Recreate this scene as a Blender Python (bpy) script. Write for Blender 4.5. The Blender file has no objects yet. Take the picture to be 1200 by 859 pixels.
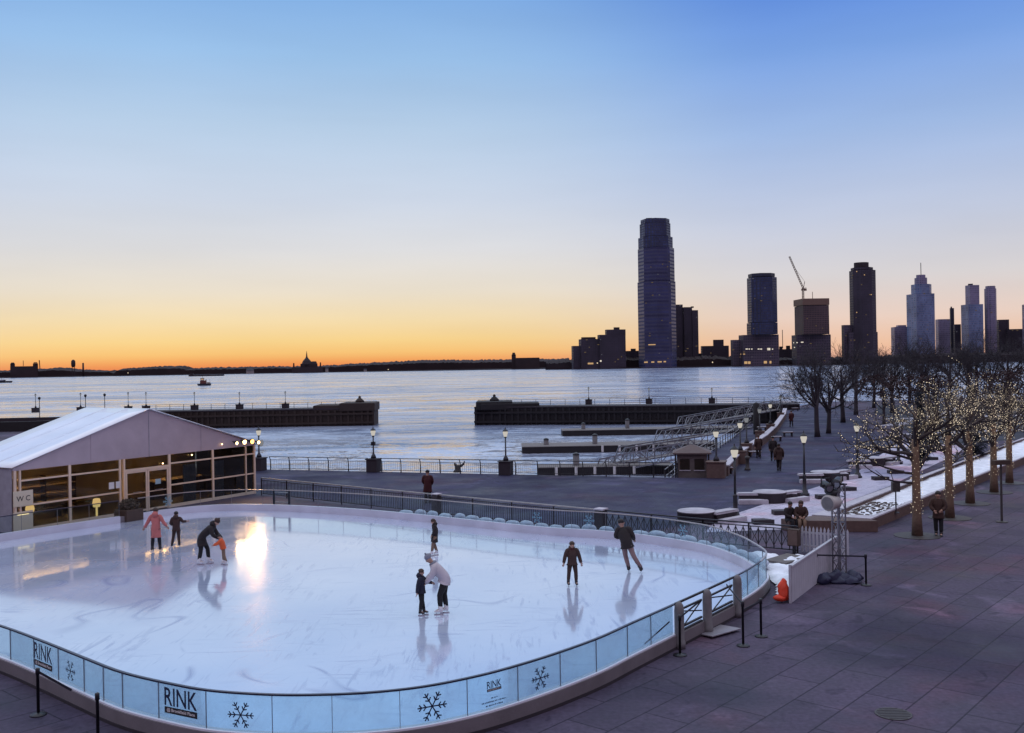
import bpy, bmesh, math, random
from mathutils import Vector, Matrix, Euler, noise as mnoise
S = bpy.context.scene
COL = S.collection
R = math.radians
random.seed(7)

# ------------------------------------------------------------------ camera maths
F, ROLL, PITCH, H = 1147.0, R(1.0), 2.0/1147.0, 7.2
CAMM = Matrix.Translation((0, 0, H)) @ Matrix.Rotation(math.pi/2-PITCH, 4, 'X') @ Matrix.Rotation(-ROLL, 4, 'Z')
M3 = CAMM.to_3x3()
def ray(px, py): return M3 @ Vector(((px-600)/F, (429.5-py)/F, -1))
def G(px, py, z=0.0):                      # where a sight line meets the level z
    d = ray(px, py); t = (z-H)/d.z
    return Vector((d.x*t, d.y*t, z))
def AY(px, py, Y):                         # where a sight line meets the distance Y
    d = ray(px, py); t = Y/d.y
    return Vector((d.x*t, Y, H+d.z*t))
def PX(p):
    q = M3.transposed() @ (Vector(p)-Vector((0, 0, H)))
    return 600-F*q.x/q.z, 429.5+F*q.y/q.z

# ------------------------------------------------------------------ materials
MATS = {}
def nd(nt, t, **kw):
    n = nt.nodes.new(t)
    for k, v in kw.items(): setattr(n, k, v)
    return n
def mat(name, col, rough=.6, metal=0., var=.18, scale=3., bump=0., bscale=20., spec=.5, emit=None, estr=0., coat=0.):
    m = bpy.data.materials.new(name); m.use_nodes = True
    nt = m.node_tree; b = nt.nodes['Principled BSDF']
    b.inputs['Roughness'].default_value = rough; b.inputs['Metallic'].default_value = metal
    b.inputs['Specular IOR Level'].default_value = spec
    b.inputs['Coat Weight'].default_value = coat
    tc = nd(nt, 'ShaderNodeTexCoord')
    if var > 0:
        n = nd(nt, 'ShaderNodeTexNoise'); n.inputs['Scale'].default_value = scale; n.inputs['Detail'].default_value = 5
        nt.links.new(tc.outputs['Object'], n.inputs['Vector'])
        mr = nd(nt, 'ShaderNodeMapRange'); mr.inputs[1].default_value = .25; mr.inputs[2].default_value = .75
        mr.inputs[3].default_value = 1-var; mr.inputs[4].default_value = 1+var
        nt.links.new(n.outputs['Fac'], mr.inputs[0])
        mx = nd(nt, 'ShaderNodeVectorMath', operation='SCALE'); mx.inputs[0].default_value = col
        nt.links.new(mr.outputs[0], mx.inputs['Scale']); nt.links.new(mx.outputs[0], b.inputs['Base Color'])
    else:
        b.inputs['Base Color'].default_value = (*col, 1)
    if bump > 0:
        n2 = nd(nt, 'ShaderNodeTexNoise'); n2.inputs['Scale'].default_value = bscale; n2.inputs['Detail'].default_value = 4
        nt.links.new(tc.outputs['Object'], n2.inputs['Vector'])
        bp = nd(nt, 'ShaderNodeBump'); bp.inputs['Strength'].default_value = bump; bp.inputs['Distance'].default_value = .05
        nt.links.new(n2.outputs['Fac'], bp.inputs['Height']); nt.links.new(bp.outputs[0], b.inputs['Normal'])
    if emit:
        b.inputs['Emission Color'].default_value = (*emit, 1); b.inputs['Emission Strength'].default_value = estr
    MATS[name] = m
    return m

def glass(name, tint, refl=.5, rough=.03, milk=0.):
    m = bpy.data.materials.new(name); m.use_nodes = True; nt = m.node_tree
    nt.nodes.remove(nt.nodes['Principled BSDF']); out = nt.nodes['Material Output']
    tr = nd(nt, 'ShaderNodeBsdfTransparent'); tr.inputs[0].default_value = (*tint, 1)
    gl = nd(nt, 'ShaderNodeBsdfGlossy'); gl.inputs['Roughness'].default_value = rough
    fr = nd(nt, 'ShaderNodeFresnel'); fr.inputs[0].default_value = 1.45
    mu = nd(nt, 'ShaderNodeMath', operation='MULTIPLY'); mu.inputs[1].default_value = refl
    nt.links.new(fr.outputs[0], mu.inputs[0])
    base = tr.outputs[0]
    if milk:
        df = nd(nt, 'ShaderNodeBsdfDiffuse'); df.inputs[0].default_value = (.62, .78, .9, 1)
        tl = nd(nt, 'ShaderNodeBsdfTranslucent'); tl.inputs[0].default_value = (.62, .78, .9, 1)
        ad = nd(nt, 'ShaderNodeMixShader'); ad.inputs[0].default_value = .5
        nt.links.new(df.outputs[0], ad.inputs[1]); nt.links.new(tl.outputs[0], ad.inputs[2])
        m0 = nd(nt, 'ShaderNodeMixShader'); m0.inputs[0].default_value = milk
        tcg = nd(nt, 'ShaderNodeTexCoord'); ng = nd(nt, 'ShaderNodeTexNoise'); ng.inputs['Scale'].default_value = 1.6; ng.inputs['Detail'].default_value = 8; ng.inputs['Roughness'].default_value = .65; nt.links.new(tcg.outputs['Object'], ng.inputs['Vector'])
        mg = nd(nt, 'ShaderNodeMapRange'); mg.inputs[1].default_value = .32; mg.inputs[2].default_value = .72; mg.inputs[3].default_value = milk*.35; mg.inputs[4].default_value = milk*2.1; nt.links.new(ng.outputs['Fac'], mg.inputs[0]); nt.links.new(mg.outputs[0], m0.inputs[0])
        nt.links.new(tr.outputs[0], m0.inputs[1]); nt.links.new(ad.outputs[0], m0.inputs[2]); base = m0.outputs[0]
    mx = nd(nt, 'ShaderNodeMixShader')
    nt.links.new(mu.outputs[0], mx.inputs[0]); nt.links.new(base, mx.inputs[1]); nt.links.new(gl.outputs[0], mx.inputs[2])
    nt.links.new(mx.outputs[0], out.inputs[0]); MATS[name] = m
    return m

def emitmat(name, col, s):
    m = bpy.data.materials.new(name); m.use_nodes = True; nt = m.node_tree
    nt.nodes.remove(nt.nodes['Principled BSDF'])
    e = nd(nt, 'ShaderNodeEmission'); e.inputs[0].default_value = (*col, 1); e.inputs[1].default_value = s
    nt.links.new(e.outputs[0], nt.nodes['Material Output'].inputs[0]); MATS[name] = m
    return m

def facade(name, wall, pane, fw=3.2, fh=3.9, gap=.16, rough=.25, off=0., warm=0.):
    m = bpy.data.materials.new(name); m.use_nodes = True; nt = m.node_tree; b = nt.nodes['Principled BSDF']
    tc = nd(nt, 'ShaderNodeTexCoord'); sp = nd(nt, 'ShaderNodeSeparateXYZ'); nt.links.new(tc.outputs['Object'], sp.inputs[0])
    ad = nd(nt, 'ShaderNodeMath', operation='ADD'); nt.links.new(sp.outputs[0], ad.inputs[0]); nt.links.new(sp.outputs[1], ad.inputs[1])
    cb = nd(nt, 'ShaderNodeCombineXYZ'); nt.links.new(ad.outputs[0], cb.inputs[0]); nt.links.new(sp.outputs[2], cb.inputs[1])
    br = nd(nt, 'ShaderNodeTexBrick', offset=off); nt.links.new(cb.outputs[0], br.inputs['Vector'])
    br.inputs['Scale'].default_value = 1; br.inputs['Brick Width'].default_value = fw; br.inputs['Row Height'].default_value = fh
    br.inputs['Mortar Size'].default_value = fh*gap; br.inputs['Mortar Smooth'].default_value = .1; br.inputs['Bias'].default_value = 0
    br.inputs['Color1'].default_value = (*pane, 1); br.inputs['Color2'].default_value = (*[c*.55 for c in pane], 1); br.inputs['Mortar'].default_value = (*wall, 1)
    n = nd(nt, 'ShaderNodeTexNoise'); n.inputs['Scale'].default_value = .03; n.inputs['Detail'].default_value = 3
    nt.links.new(tc.outputs['Object'], n.inputs['Vector'])
    mr = nd(nt, 'ShaderNodeMapRange'); mr.inputs[1].default_value = .3; mr.inputs[2].default_value = .7; mr.inputs[3].default_value = .7; mr.inputs[4].default_value = 1.3
    nt.links.new(n.outputs['Fac'], mr.inputs[0])
    sc = nd(nt, 'ShaderNodeVectorMath', operation='SCALE'); nt.links.new(br.outputs['Color'], sc.inputs[0]); nt.links.new(mr.outputs[0], sc.inputs['Scale'])
    nt.links.new(sc.outputs[0], b.inputs['Base Color'])
    r2 = nd(nt, 'ShaderNodeMapRange'); r2.inputs[3].default_value = rough; r2.inputs[4].default_value = .8
    nt.links.new(br.outputs['Fac'], r2.inputs[0]); nt.links.new(r2.outputs[0], b.inputs['Roughness'])
    MATS[name] = m
    return m

mat('granite_dark', (.03, .023, .028), .7); mat('granite_brown', (.12, .075, .06), .7, scale=6); mat('stone_pale', (.48, .45, .49), .7, bump=.2)
mat('snow', (.82, .84, .89), .85, var=.2, scale=2.2, bump=.9, bscale=5)
mat('snow_dirty', (.45, .43, .47), .85, var=.35, scale=1.2, bump=.6, bscale=5)
mat('black_metal', (.016, .016, .02), .4, var=.1); mat('steel', (.28, .28, .3), .35, metal=.7); mat('dark_rail', (.03, .027, .03), .45, spec=.3)
mat('handrail', (.42, .38, .36), .3, metal=.6); mat('white_paint', (.46, .45, .48), .5, var=.08); mat('rail_navy', (.02, .022, .05), .35)
mat('base_board', (.165, .145, .15), .75, var=.22, scale=1.3, bump=.15); mat('kick_white', (.56, .55, .60), .45, var=.12, scale=1.)
mat('bead_white', (.75, .74, .8), .4, var=.05); mat('tent_gable_shaded', (.44, .36, .385), .55, var=.12, scale=.9, bump=.55, bscale=1.1)  # gable cloth is white; its shade is put into this darker mauve
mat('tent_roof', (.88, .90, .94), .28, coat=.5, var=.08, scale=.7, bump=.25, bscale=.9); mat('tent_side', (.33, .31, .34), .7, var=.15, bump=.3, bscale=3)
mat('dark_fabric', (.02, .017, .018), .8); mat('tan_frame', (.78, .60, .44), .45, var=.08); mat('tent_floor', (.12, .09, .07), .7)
mat('tent_lining', (.30, .24, .16), .8, scale=1.); mat('blue_panel', (.22, .36, .75), .5, var=.25, scale=4); mat('paper', (.75, .74, .72), .8, var=.05)
mat('sign_cream', (.72, .62, .45), .6, var=.05); mat('ink', (.012, .02, .06), .6, var=0); mat('ink_black', (.02, .02, .025), .6, var=0); mat('letter_white', (.8, .78, .74), .6, var=0)
mat('decal_pale', (.34, .5, .55), .5, var=0)
mat('timber_dark', (.016, .014, .015), .8, scale=1.5, bump=.4, bscale=6); mat('timber_brown', (.036, .023, .017), .8, scale=.6, bump=.4, bscale=6)
mat('dock_deck', (.16, .14, .13), .75); mat('pile', (.12, .11, .11), .7); mat('fender', (.62, .6, .55), .6)
mat('hut_wall', (.13, .11, .10), .7, bump=.3, bscale=8); mat('hut_roof', (.11, .075, .07), .7)
mat('bark', (.16, .105, .07), .85, bump=.6, bscale=14); mat('bark_dark', (.038, .031, .036), .9, scale=2); mat('twig_brown', (.05, .03, .026), .9)
mat('leaf_rust', (.038, .017, .016), .8, var=.4, scale=1.5); mat('needle', (.012, .018, .028), .8, var=.3, scale=3); mat('shrub_leaf', (.06, .045, .03), .8, var=.4, scale=8)
mat('far_land', (.025, .015, .018), .9, var=.3, scale=.01); mat('far_wood', (.022, .012, .014), .9, var=.4, scale=.03)
mat('silh_brown', (.03, .018, .02), .8, var=.3, scale=.05); mat('silh_blue', (.02, .022, .04), .5, var=.3, scale=.05)
mat('skin', (.42, .25, .18), .55, var=.05); mat('hair_brown', (.05, .026, .015), .6); mat('hair_dark', (.015, .011, .01), .6)
mat('cloth_pink', (.50, .15, .13), .85, bump=.3); mat('cloth_dark', (.020, .014, .014), .85, bump=.3); mat('cloth_brown', (.048, .024, .018), .85, bump=.3)
mat('cloth_orange', (.62, .10, .025), .8); mat('cloth_pale', (.50, .45, .47), .85, bump=.3); mat('cloth_navy', (.014, .014, .03), .85)
mat('cloth_black', (.012, .011, .013), .85); mat('cloth_red', (.05, .007, .008), .85); mat('cloth_grey', (.2, .21, .25), .85); mat('cloth_tan', (.2, .13, .085), .85)
mat('tights', (.22, .14, .13), .8); mat('skate_white', (.68, .66, .66), .4, var=.05); mat('skate_black', (.02, .018, .018), .4); mat('blade', (.5, .5, .52), .2, metal=1., var=0)
mat('eye', (.02, .015, .012), .3, var=0); mat('lip', (.3, .1, .09), .5, var=0)
mat('orange_cloth', (.75, .06, .02), .6, var=.2, scale=5); mat('tarp_navy', (.012, .013, .045), .6, bump=.4, bscale=5); mat('horn_shell', (.4, .36, .33), .5)
mat('post_grey', (.16, .15, .15), .7, var=.2, scale=4); mat('ramp_plate', (.33, .31, .34), .4, metal=.3); mat('iron', (.045, .038, .035), .6, var=.3, scale=10)
mat('box_brown', (.06, .036, .025), .7); mat('hull_dark', (.02, .02, .03), .5); mat('hull_red', (.12, .03, .02), .5); mat('cabin', (.35, .3, .25), .5); mat('cabin_pale', (.5, .5, .55), .5)
mat('crane_paint', (.16, .09, .06), .6, var=0); mat('belt', (.02, .02, .03), .7, var=0); mat('sandbag', (.5, .55, .63), .85, var=.2, scale=6, bump=.4, bscale=14)
mat('copper', (.1, .16, .13), .6)
glass('rink_glass', (.87, .94, .965), .2); glass('rink_glass_blue', (.82, .935, .975), .4, milk=.11); glass('tent_glass', (.62, .60, .52), .7); glass('globe_glass', (.9, .9, .9), .6)
emitmat('globe_lit', (1, .93, .82), .55); emitmat('globe_dim', (.9, .92, 1.), .22); emitmat('flood_warm', (1, .42, .08), 7); emitmat('flood_white', (1, .64, .28), 8); emitmat('bulb', (1, .82, .6), .95)
_n = MATS['bulb'].node_tree; _g = nd(_n, 'ShaderNodeNewGeometry'); _m = nd(_n, 'ShaderNodeMapRange'); _m.inputs[3].default_value = .2; _m.inputs[4].default_value = 1.7
_p = nd(_n, 'ShaderNodeMath', operation='POWER'); _p.inputs[1].default_value = 1.6; _n.links.new(_g.outputs['Random Per Island'], _p.inputs[0]); _n.links.new(_p.outputs[0], _m.inputs[0]); _n.links.new(_m.outputs[0], [q for q in _n.nodes if q.type == 'EMISSION'][0].inputs[1])

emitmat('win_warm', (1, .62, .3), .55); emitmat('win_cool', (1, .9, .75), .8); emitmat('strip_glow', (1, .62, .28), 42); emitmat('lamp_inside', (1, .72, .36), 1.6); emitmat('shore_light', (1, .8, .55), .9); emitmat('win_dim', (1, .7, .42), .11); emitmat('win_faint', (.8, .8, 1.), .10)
facade('fac_glass_navy', (.03, .03, .055), (.04, .06, .15), 3, 4, .18, .25)
facade('fac_glass_purple', (.052, .050, .095), (.038, .044, .115), 90, 5.6, .22, .3)
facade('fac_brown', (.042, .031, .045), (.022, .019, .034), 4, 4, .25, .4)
facade('fac_concrete', (.10, .06, .06), (.022, .015, .02), 3.4, 3.4, .22, .5)
facade('fac_stone', (.085, .065, .085), (.022, .022, .04), 3.6, 4.4, .22, .4)
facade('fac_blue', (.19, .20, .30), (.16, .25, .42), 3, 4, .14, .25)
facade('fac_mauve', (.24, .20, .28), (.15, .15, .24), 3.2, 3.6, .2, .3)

# paving
def paving(name, c1, c2, mort, bw, rh, ang, var=.3):
    m = bpy.data.materials.new(name); m.use_nodes = True; nt = m.node_tree; b = nt.nodes['Principled BSDF']
    tc = nd(nt, 'ShaderNodeTexCoord'); mp = nd(nt, 'ShaderNodeMapping'); mp.inputs['Rotation'].default_value = (0, 0, -ang)
    nt.links.new(tc.outputs['Object'], mp.inputs['Vector'])
    br = nd(nt, 'ShaderNodeTexBrick', offset=.5); nt.links.new(mp.outputs[0], br.inputs['Vector'])
    br.inputs['Scale'].default_value = 1; br.inputs['Brick Width'].default_value = bw; br.inputs['Row Height'].default_value = rh
    br.inputs['Mortar Size'].default_value = .02; br.inputs['Mortar Smooth'].default_value = .3
    br.inputs['Color1'].default_value = (*c1, 1); br.inputs['Color2'].default_value = (*c2, 1); br.inputs['Mortar'].default_value = (*mort, 1)
    n = nd(nt, 'ShaderNodeTexNoise'); n.inputs['Scale'].default_value = .35; n.inputs['Detail'].default_value = 7; n.inputs['Roughness'].default_value = .62
    nt.links.new(tc.outputs['Object'], n.inputs['Vector'])
    mr = nd(nt, 'ShaderNodeMapRange'); mr.inputs[1].default_value = .28; mr.inputs[2].default_value = .72; mr.inputs[3].default_value = 1-var; mr.inputs[4].default_value = 1+var
    nt.links.new(n.outputs['Fac'], mr.inputs[0])
    n3 = nd(nt, 'ShaderNodeTexNoise'); n3.inputs['Scale'].default_value = 9; n3.inputs['Detail'].default_value = 5
    nt.links.new(tc.outputs['Object'], n3.inputs['Vector'])
    m3 = nd(nt, 'ShaderNodeMapRange'); m3.inputs[1].default_value = .3; m3.inputs[2].default_value = .7; m3.inputs[3].default_value = .82; m3.inputs[4].default_value = 1.18
    nt.links.new(n3.outputs['Fac'], m3.inputs[0])
    mm = nd(nt, 'ShaderNodeMath', operation='MULTIPLY'); nt.links.new(mr.outputs[0], mm.inputs[0]); nt.links.new(m3.outputs[0], mm.inputs[1])
    sc = nd(nt, 'ShaderNodeVectorMath', operation='SCALE'); nt.links.new(br.outputs['Color'], sc.inputs[0]); nt.links.new(mm.outputs[0], sc.inputs['Scale'])
    nt.links.new(sc.outputs[0], b.inputs['Base Color'])
    # salt bloom, damp stains and specks of grit
    def patch(scale, lo, hi, det, dist, col, src, rot=0.):
        q = nd(nt, 'ShaderNodeTexNoise'); q.inputs['Scale'].default_value = scale; q.inputs['Detail'].default_value = det; q.inputs['Distortion'].default_value = dist; nt.links.new(tc.outputs['Object'], q.inputs['Vector'])
        w = nd(nt, 'ShaderNodeMapRange'); w.inputs[1].default_value = lo; w.inputs[2].default_value = hi; nt.links.new(q.outputs['Fac'], w.inputs[0])
        x = nd(nt, 'ShaderNodeMix', data_type='RGBA'); nt.links.new(w.outputs[0], x.inputs['Factor']); nt.links.new(src, x.inputs['A'])
        t = nd(nt, 'ShaderNodeVectorMath', operation='MULTIPLY'); t.inputs[1].default_value = col; nt.links.new(src, t.inputs[0]); nt.links.new(t.outputs[0], x.inputs['B']); return x.outputs['Result']
    c = patch(.13, .50, .66, 8, .6, (.50, .51, .60), sc.outputs[0]); c = patch(.45, .57, .70, 9, .9, (1.75, 1.72, 1.68), c); c = patch(.22, .53, .66, 5, .3, (1.25, .9, .86), c); c = patch(1.1, .60, .68, 7, 1.2, (.66, .66, .7), c); c = patch(40, .70, .76, 2, 0, (.5, .5, .5), c); c = patch(2.2, .66, .72, 6, 1.5, (.72, .72, .75), c)
    nt.links.new(c, b.inputs['Base Color'])
    r2 = nd(nt, 'ShaderNodeMapRange'); r2.inputs[1].default_value = .3; r2.inputs[2].default_value = .7; r2.inputs[3].default_value = .45; r2.inputs[4].default_value = .9
    nt.links.new(n.outputs['Fac'], r2.inputs[0]); nt.links.new(r2.outputs[0], b.inputs['Roughness'])
    b.inputs['Specular IOR Level'].default_value = .16
    bp = nd(nt, 'ShaderNodeBump'); bp.inputs['Strength'].default_value = .4; bp.inputs['Distance'].default_value = .01; bp.invert = True
    nt.links.new(br.outputs['Fac'], bp.inputs['Height']); nt.links.new(bp.outputs[0], b.inputs['Normal'])
    MATS[name] = m
paving('plaza_paving', (.084, .066, .100), (.066, .053, .082), (.030, .024, .040), 2.6, 1.02, R(49), .42)
paving('promenade_paving', (.044, .041, .080), (.039, .037, .074), (.028, .026, .054), .6, .3, R(-19), .22)
paving('terrace_paving', (.50, .47, .56), (.46, .43, .52), (.3, .28, .35), 2.2, 1.5, R(52), .18)
paving('park_path', (.10, .095, .14), (.09, .085, .13), (.06, .055, .08), 1, .5, R(20), .25)
mat('lawn', (.03, .035, .05), .95, var=.4, scale=.4, bump=.6, bscale=3)

# ice
def ice_mat():
    m = bpy.data.materials.new('ice'); m.use_nodes = True; nt = m.node_tree; b = nt.nodes['Principled BSDF']; L = nt.links.new
    tc = nd(nt, 'ShaderNodeTexCoord')
    def nz(scale, det=4, dist=0., sx=1, sy=1, rot=0.):
        mp = nd(nt, 'ShaderNodeMapping'); mp.inputs['Scale'].default_value = (sx, sy, 1); mp.inputs['Rotation'].default_value = (0, 0, rot)
        L(tc.outputs['Object'], mp.inputs['Vector'])
        n = nd(nt, 'ShaderNodeTexNoise'); n.inputs['Scale'].default_value = scale; n.inputs['Detail'].default_value = det; n.inputs['Distortion'].default_value = dist
        L(mp.outputs[0], n.inputs['Vector']); return n.outputs['Fac']
    def ramp(src, stops):
        r = nd(nt, 'ShaderNodeValToRGB'); e = r.color_ramp.elements
        while len(e) < len(stops): e.new(.5)
        for i, (p, v) in enumerate(stops): e[i].position = p; e[i].color = (v, v, v, 1)
        L(src, r.inputs[0]); return r.outputs[0]
    def mul(a, c):
        q = nd(nt, 'ShaderNodeMath', operation='MULTIPLY'); L(a, q.inputs[0])
        if isinstance(c, float): q.inputs[1].default_value = c
        else: L(c, q.inputs[1])
        return q.outputs[0]
    def mx(a, c, op='MAXIMUM'):
        q = nd(nt, 'ShaderNodeMath', operation=op); L(a, q.inputs[0]); L(c, q.inputs[1]); return q.outputs[0]
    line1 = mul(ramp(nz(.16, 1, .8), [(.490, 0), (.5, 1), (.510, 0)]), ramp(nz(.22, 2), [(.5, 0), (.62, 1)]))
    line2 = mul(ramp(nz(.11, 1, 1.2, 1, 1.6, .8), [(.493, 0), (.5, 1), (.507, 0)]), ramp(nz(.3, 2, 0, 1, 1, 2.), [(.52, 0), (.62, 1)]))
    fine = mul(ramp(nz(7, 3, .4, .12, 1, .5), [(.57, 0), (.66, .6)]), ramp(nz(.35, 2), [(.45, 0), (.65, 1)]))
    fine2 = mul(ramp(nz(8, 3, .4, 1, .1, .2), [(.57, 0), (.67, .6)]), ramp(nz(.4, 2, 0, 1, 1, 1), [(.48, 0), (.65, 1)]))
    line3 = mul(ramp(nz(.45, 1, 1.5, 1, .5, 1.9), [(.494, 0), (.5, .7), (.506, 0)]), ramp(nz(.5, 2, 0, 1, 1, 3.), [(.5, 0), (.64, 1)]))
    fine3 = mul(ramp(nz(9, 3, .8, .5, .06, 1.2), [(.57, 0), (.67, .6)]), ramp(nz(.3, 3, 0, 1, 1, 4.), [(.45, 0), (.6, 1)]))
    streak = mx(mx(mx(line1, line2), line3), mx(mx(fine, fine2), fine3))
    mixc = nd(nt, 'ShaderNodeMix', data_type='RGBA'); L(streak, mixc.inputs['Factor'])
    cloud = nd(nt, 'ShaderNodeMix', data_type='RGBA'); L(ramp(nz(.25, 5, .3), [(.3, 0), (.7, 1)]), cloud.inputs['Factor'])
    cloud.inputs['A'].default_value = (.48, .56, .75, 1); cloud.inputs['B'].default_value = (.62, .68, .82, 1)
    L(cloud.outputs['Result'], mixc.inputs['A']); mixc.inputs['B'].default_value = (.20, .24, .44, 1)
    L(mixc.outputs['Result'], b.inputs['Base Color'])
    rr = nd(nt, 'ShaderNodeMapRange'); rr.inputs[1].default_value = .3; rr.inputs[2].default_value = .7; rr.inputs[3].default_value = .07; rr.inputs[4].default_value = .24
    L(nz(.4, 6, .5), rr.inputs[0])
    ra = nd(nt, 'ShaderNodeMath', operation='ADD'); L(rr.outputs[0], ra.inputs[0]); L(mul(streak, .25), ra.inputs[1]); L(ra.outputs[0], b.inputs['Roughness'])
    b.inputs['IOR'].default_value = 1.9; b.inputs['Coat Weight'].default_value = 1.; b.inputs['Coat IOR'].default_value = 1.8; b.inputs['Coat Roughness'].default_value = .07
    bp = nd(nt, 'ShaderNodeBump'); bp.inputs['Strength'].default_value = .05; bp.inputs['Distance'].default_value = .02
    L(nz(1.2, 4), bp.inputs['Height']); L(bp.outputs[0], b.inputs['Normal'])
    MATS['ice'] = m
ice_mat()

def water_mat():
    m = bpy.data.materials.new('water'); m.use_nodes = True; nt = m.node_tree; b = nt.nodes['Principled BSDF']; L = nt.links.new
    b.inputs['IOR'].default_value = 1.8
    tc = nd(nt, 'ShaderNodeTexCoord'); prev = None
    def nz(sc, sx, sy, det=4, dist=.4, rot=R(6)):
        mp = nd(nt, 'ShaderNodeMapping'); mp.inputs['Scale'].default_value = (sx, sy, 1); mp.inputs['Rotation'].default_value = (0, 0, rot); L(tc.outputs['Object'], mp.inputs['Vector'])
        n = nd(nt, 'ShaderNodeTexNoise'); n.inputs['Scale'].default_value = sc; n.inputs['Detail'].default_value = det; n.inputs['Distortion'].default_value = dist
        L(mp.outputs[0], n.inputs['Vector']); return n.outputs['Fac']
    acc = None
    for sc, sx, sy, amp, dt_ in ((.02, .3, 1., .34, 3), (.09, .38, 1., .85, 5), (.5, .5, 1., 1.2, 4), (2.2, .6, 1., .9, 3)):
        mp = nd(nt, 'ShaderNodeMapping'); mp.inputs['Scale'].default_value = (sx, sy, 1); mp.inputs['Rotation'].default_value = (0, 0, R(5)); L(tc.outputs['Object'], mp.inputs['Vector'])
        n = nd(nt, 'ShaderNodeTexNoise'); n.inputs['Scale'].default_value = sc; n.inputs['Detail'].default_value = dt_; n.inputs['Distortion'].default_value = .5; L(mp.outputs[0], n.inputs['Vector'])
        v = nd(nt, 'ShaderNodeVectorMath', operation='SUBTRACT'); v.inputs[1].default_value = (.5, .5, .5); L(n.outputs['Color'], v.inputs[0])
        w = nd(nt, 'ShaderNodeVectorMath', operation='MULTIPLY_ADD'); w.inputs[1].default_value = (amp, amp, 0); L(v.outputs[0], w.inputs[0])
        if acc: L(acc, w.inputs[2])
        else: w.inputs[2].default_value = (0, 0, 1)
        acc = w.outputs[0]
    nn = nd(nt, 'ShaderNodeVectorMath', operation='NORMALIZE'); L(acc, nn.inputs[0]); L(nn.outputs[0], b.inputs['Normal'])
    mr = nd(nt, 'ShaderNodeMapRange'); mr.inputs[1].default_value = .35; mr.inputs[2].default_value = .65; mr.inputs[3].default_value = .30; mr.inputs[4].default_value = .10
    L(nz(.02, .12, 1., 6, .8), mr.inputs[0]); L(mr.outputs[0], b.inputs['Roughness'])
    mx = nd(nt, 'ShaderNodeMix', data_type='RGBA'); mx.inputs['A'].default_value = (.05, .07, .16, 1); mx.inputs['B'].default_value = (.50, .55, .67, 1)  # silvery glare of the waves is put into the pale colour
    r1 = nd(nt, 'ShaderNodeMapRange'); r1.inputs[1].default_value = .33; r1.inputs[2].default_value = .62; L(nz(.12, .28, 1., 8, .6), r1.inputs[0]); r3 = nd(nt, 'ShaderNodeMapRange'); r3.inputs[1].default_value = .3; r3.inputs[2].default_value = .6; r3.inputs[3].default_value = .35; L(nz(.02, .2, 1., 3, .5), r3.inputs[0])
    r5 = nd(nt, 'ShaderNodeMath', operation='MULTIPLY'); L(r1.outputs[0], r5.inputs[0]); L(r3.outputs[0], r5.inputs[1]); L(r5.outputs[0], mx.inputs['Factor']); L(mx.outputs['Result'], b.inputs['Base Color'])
    MATS['water'] = m
water_mat()

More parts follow.
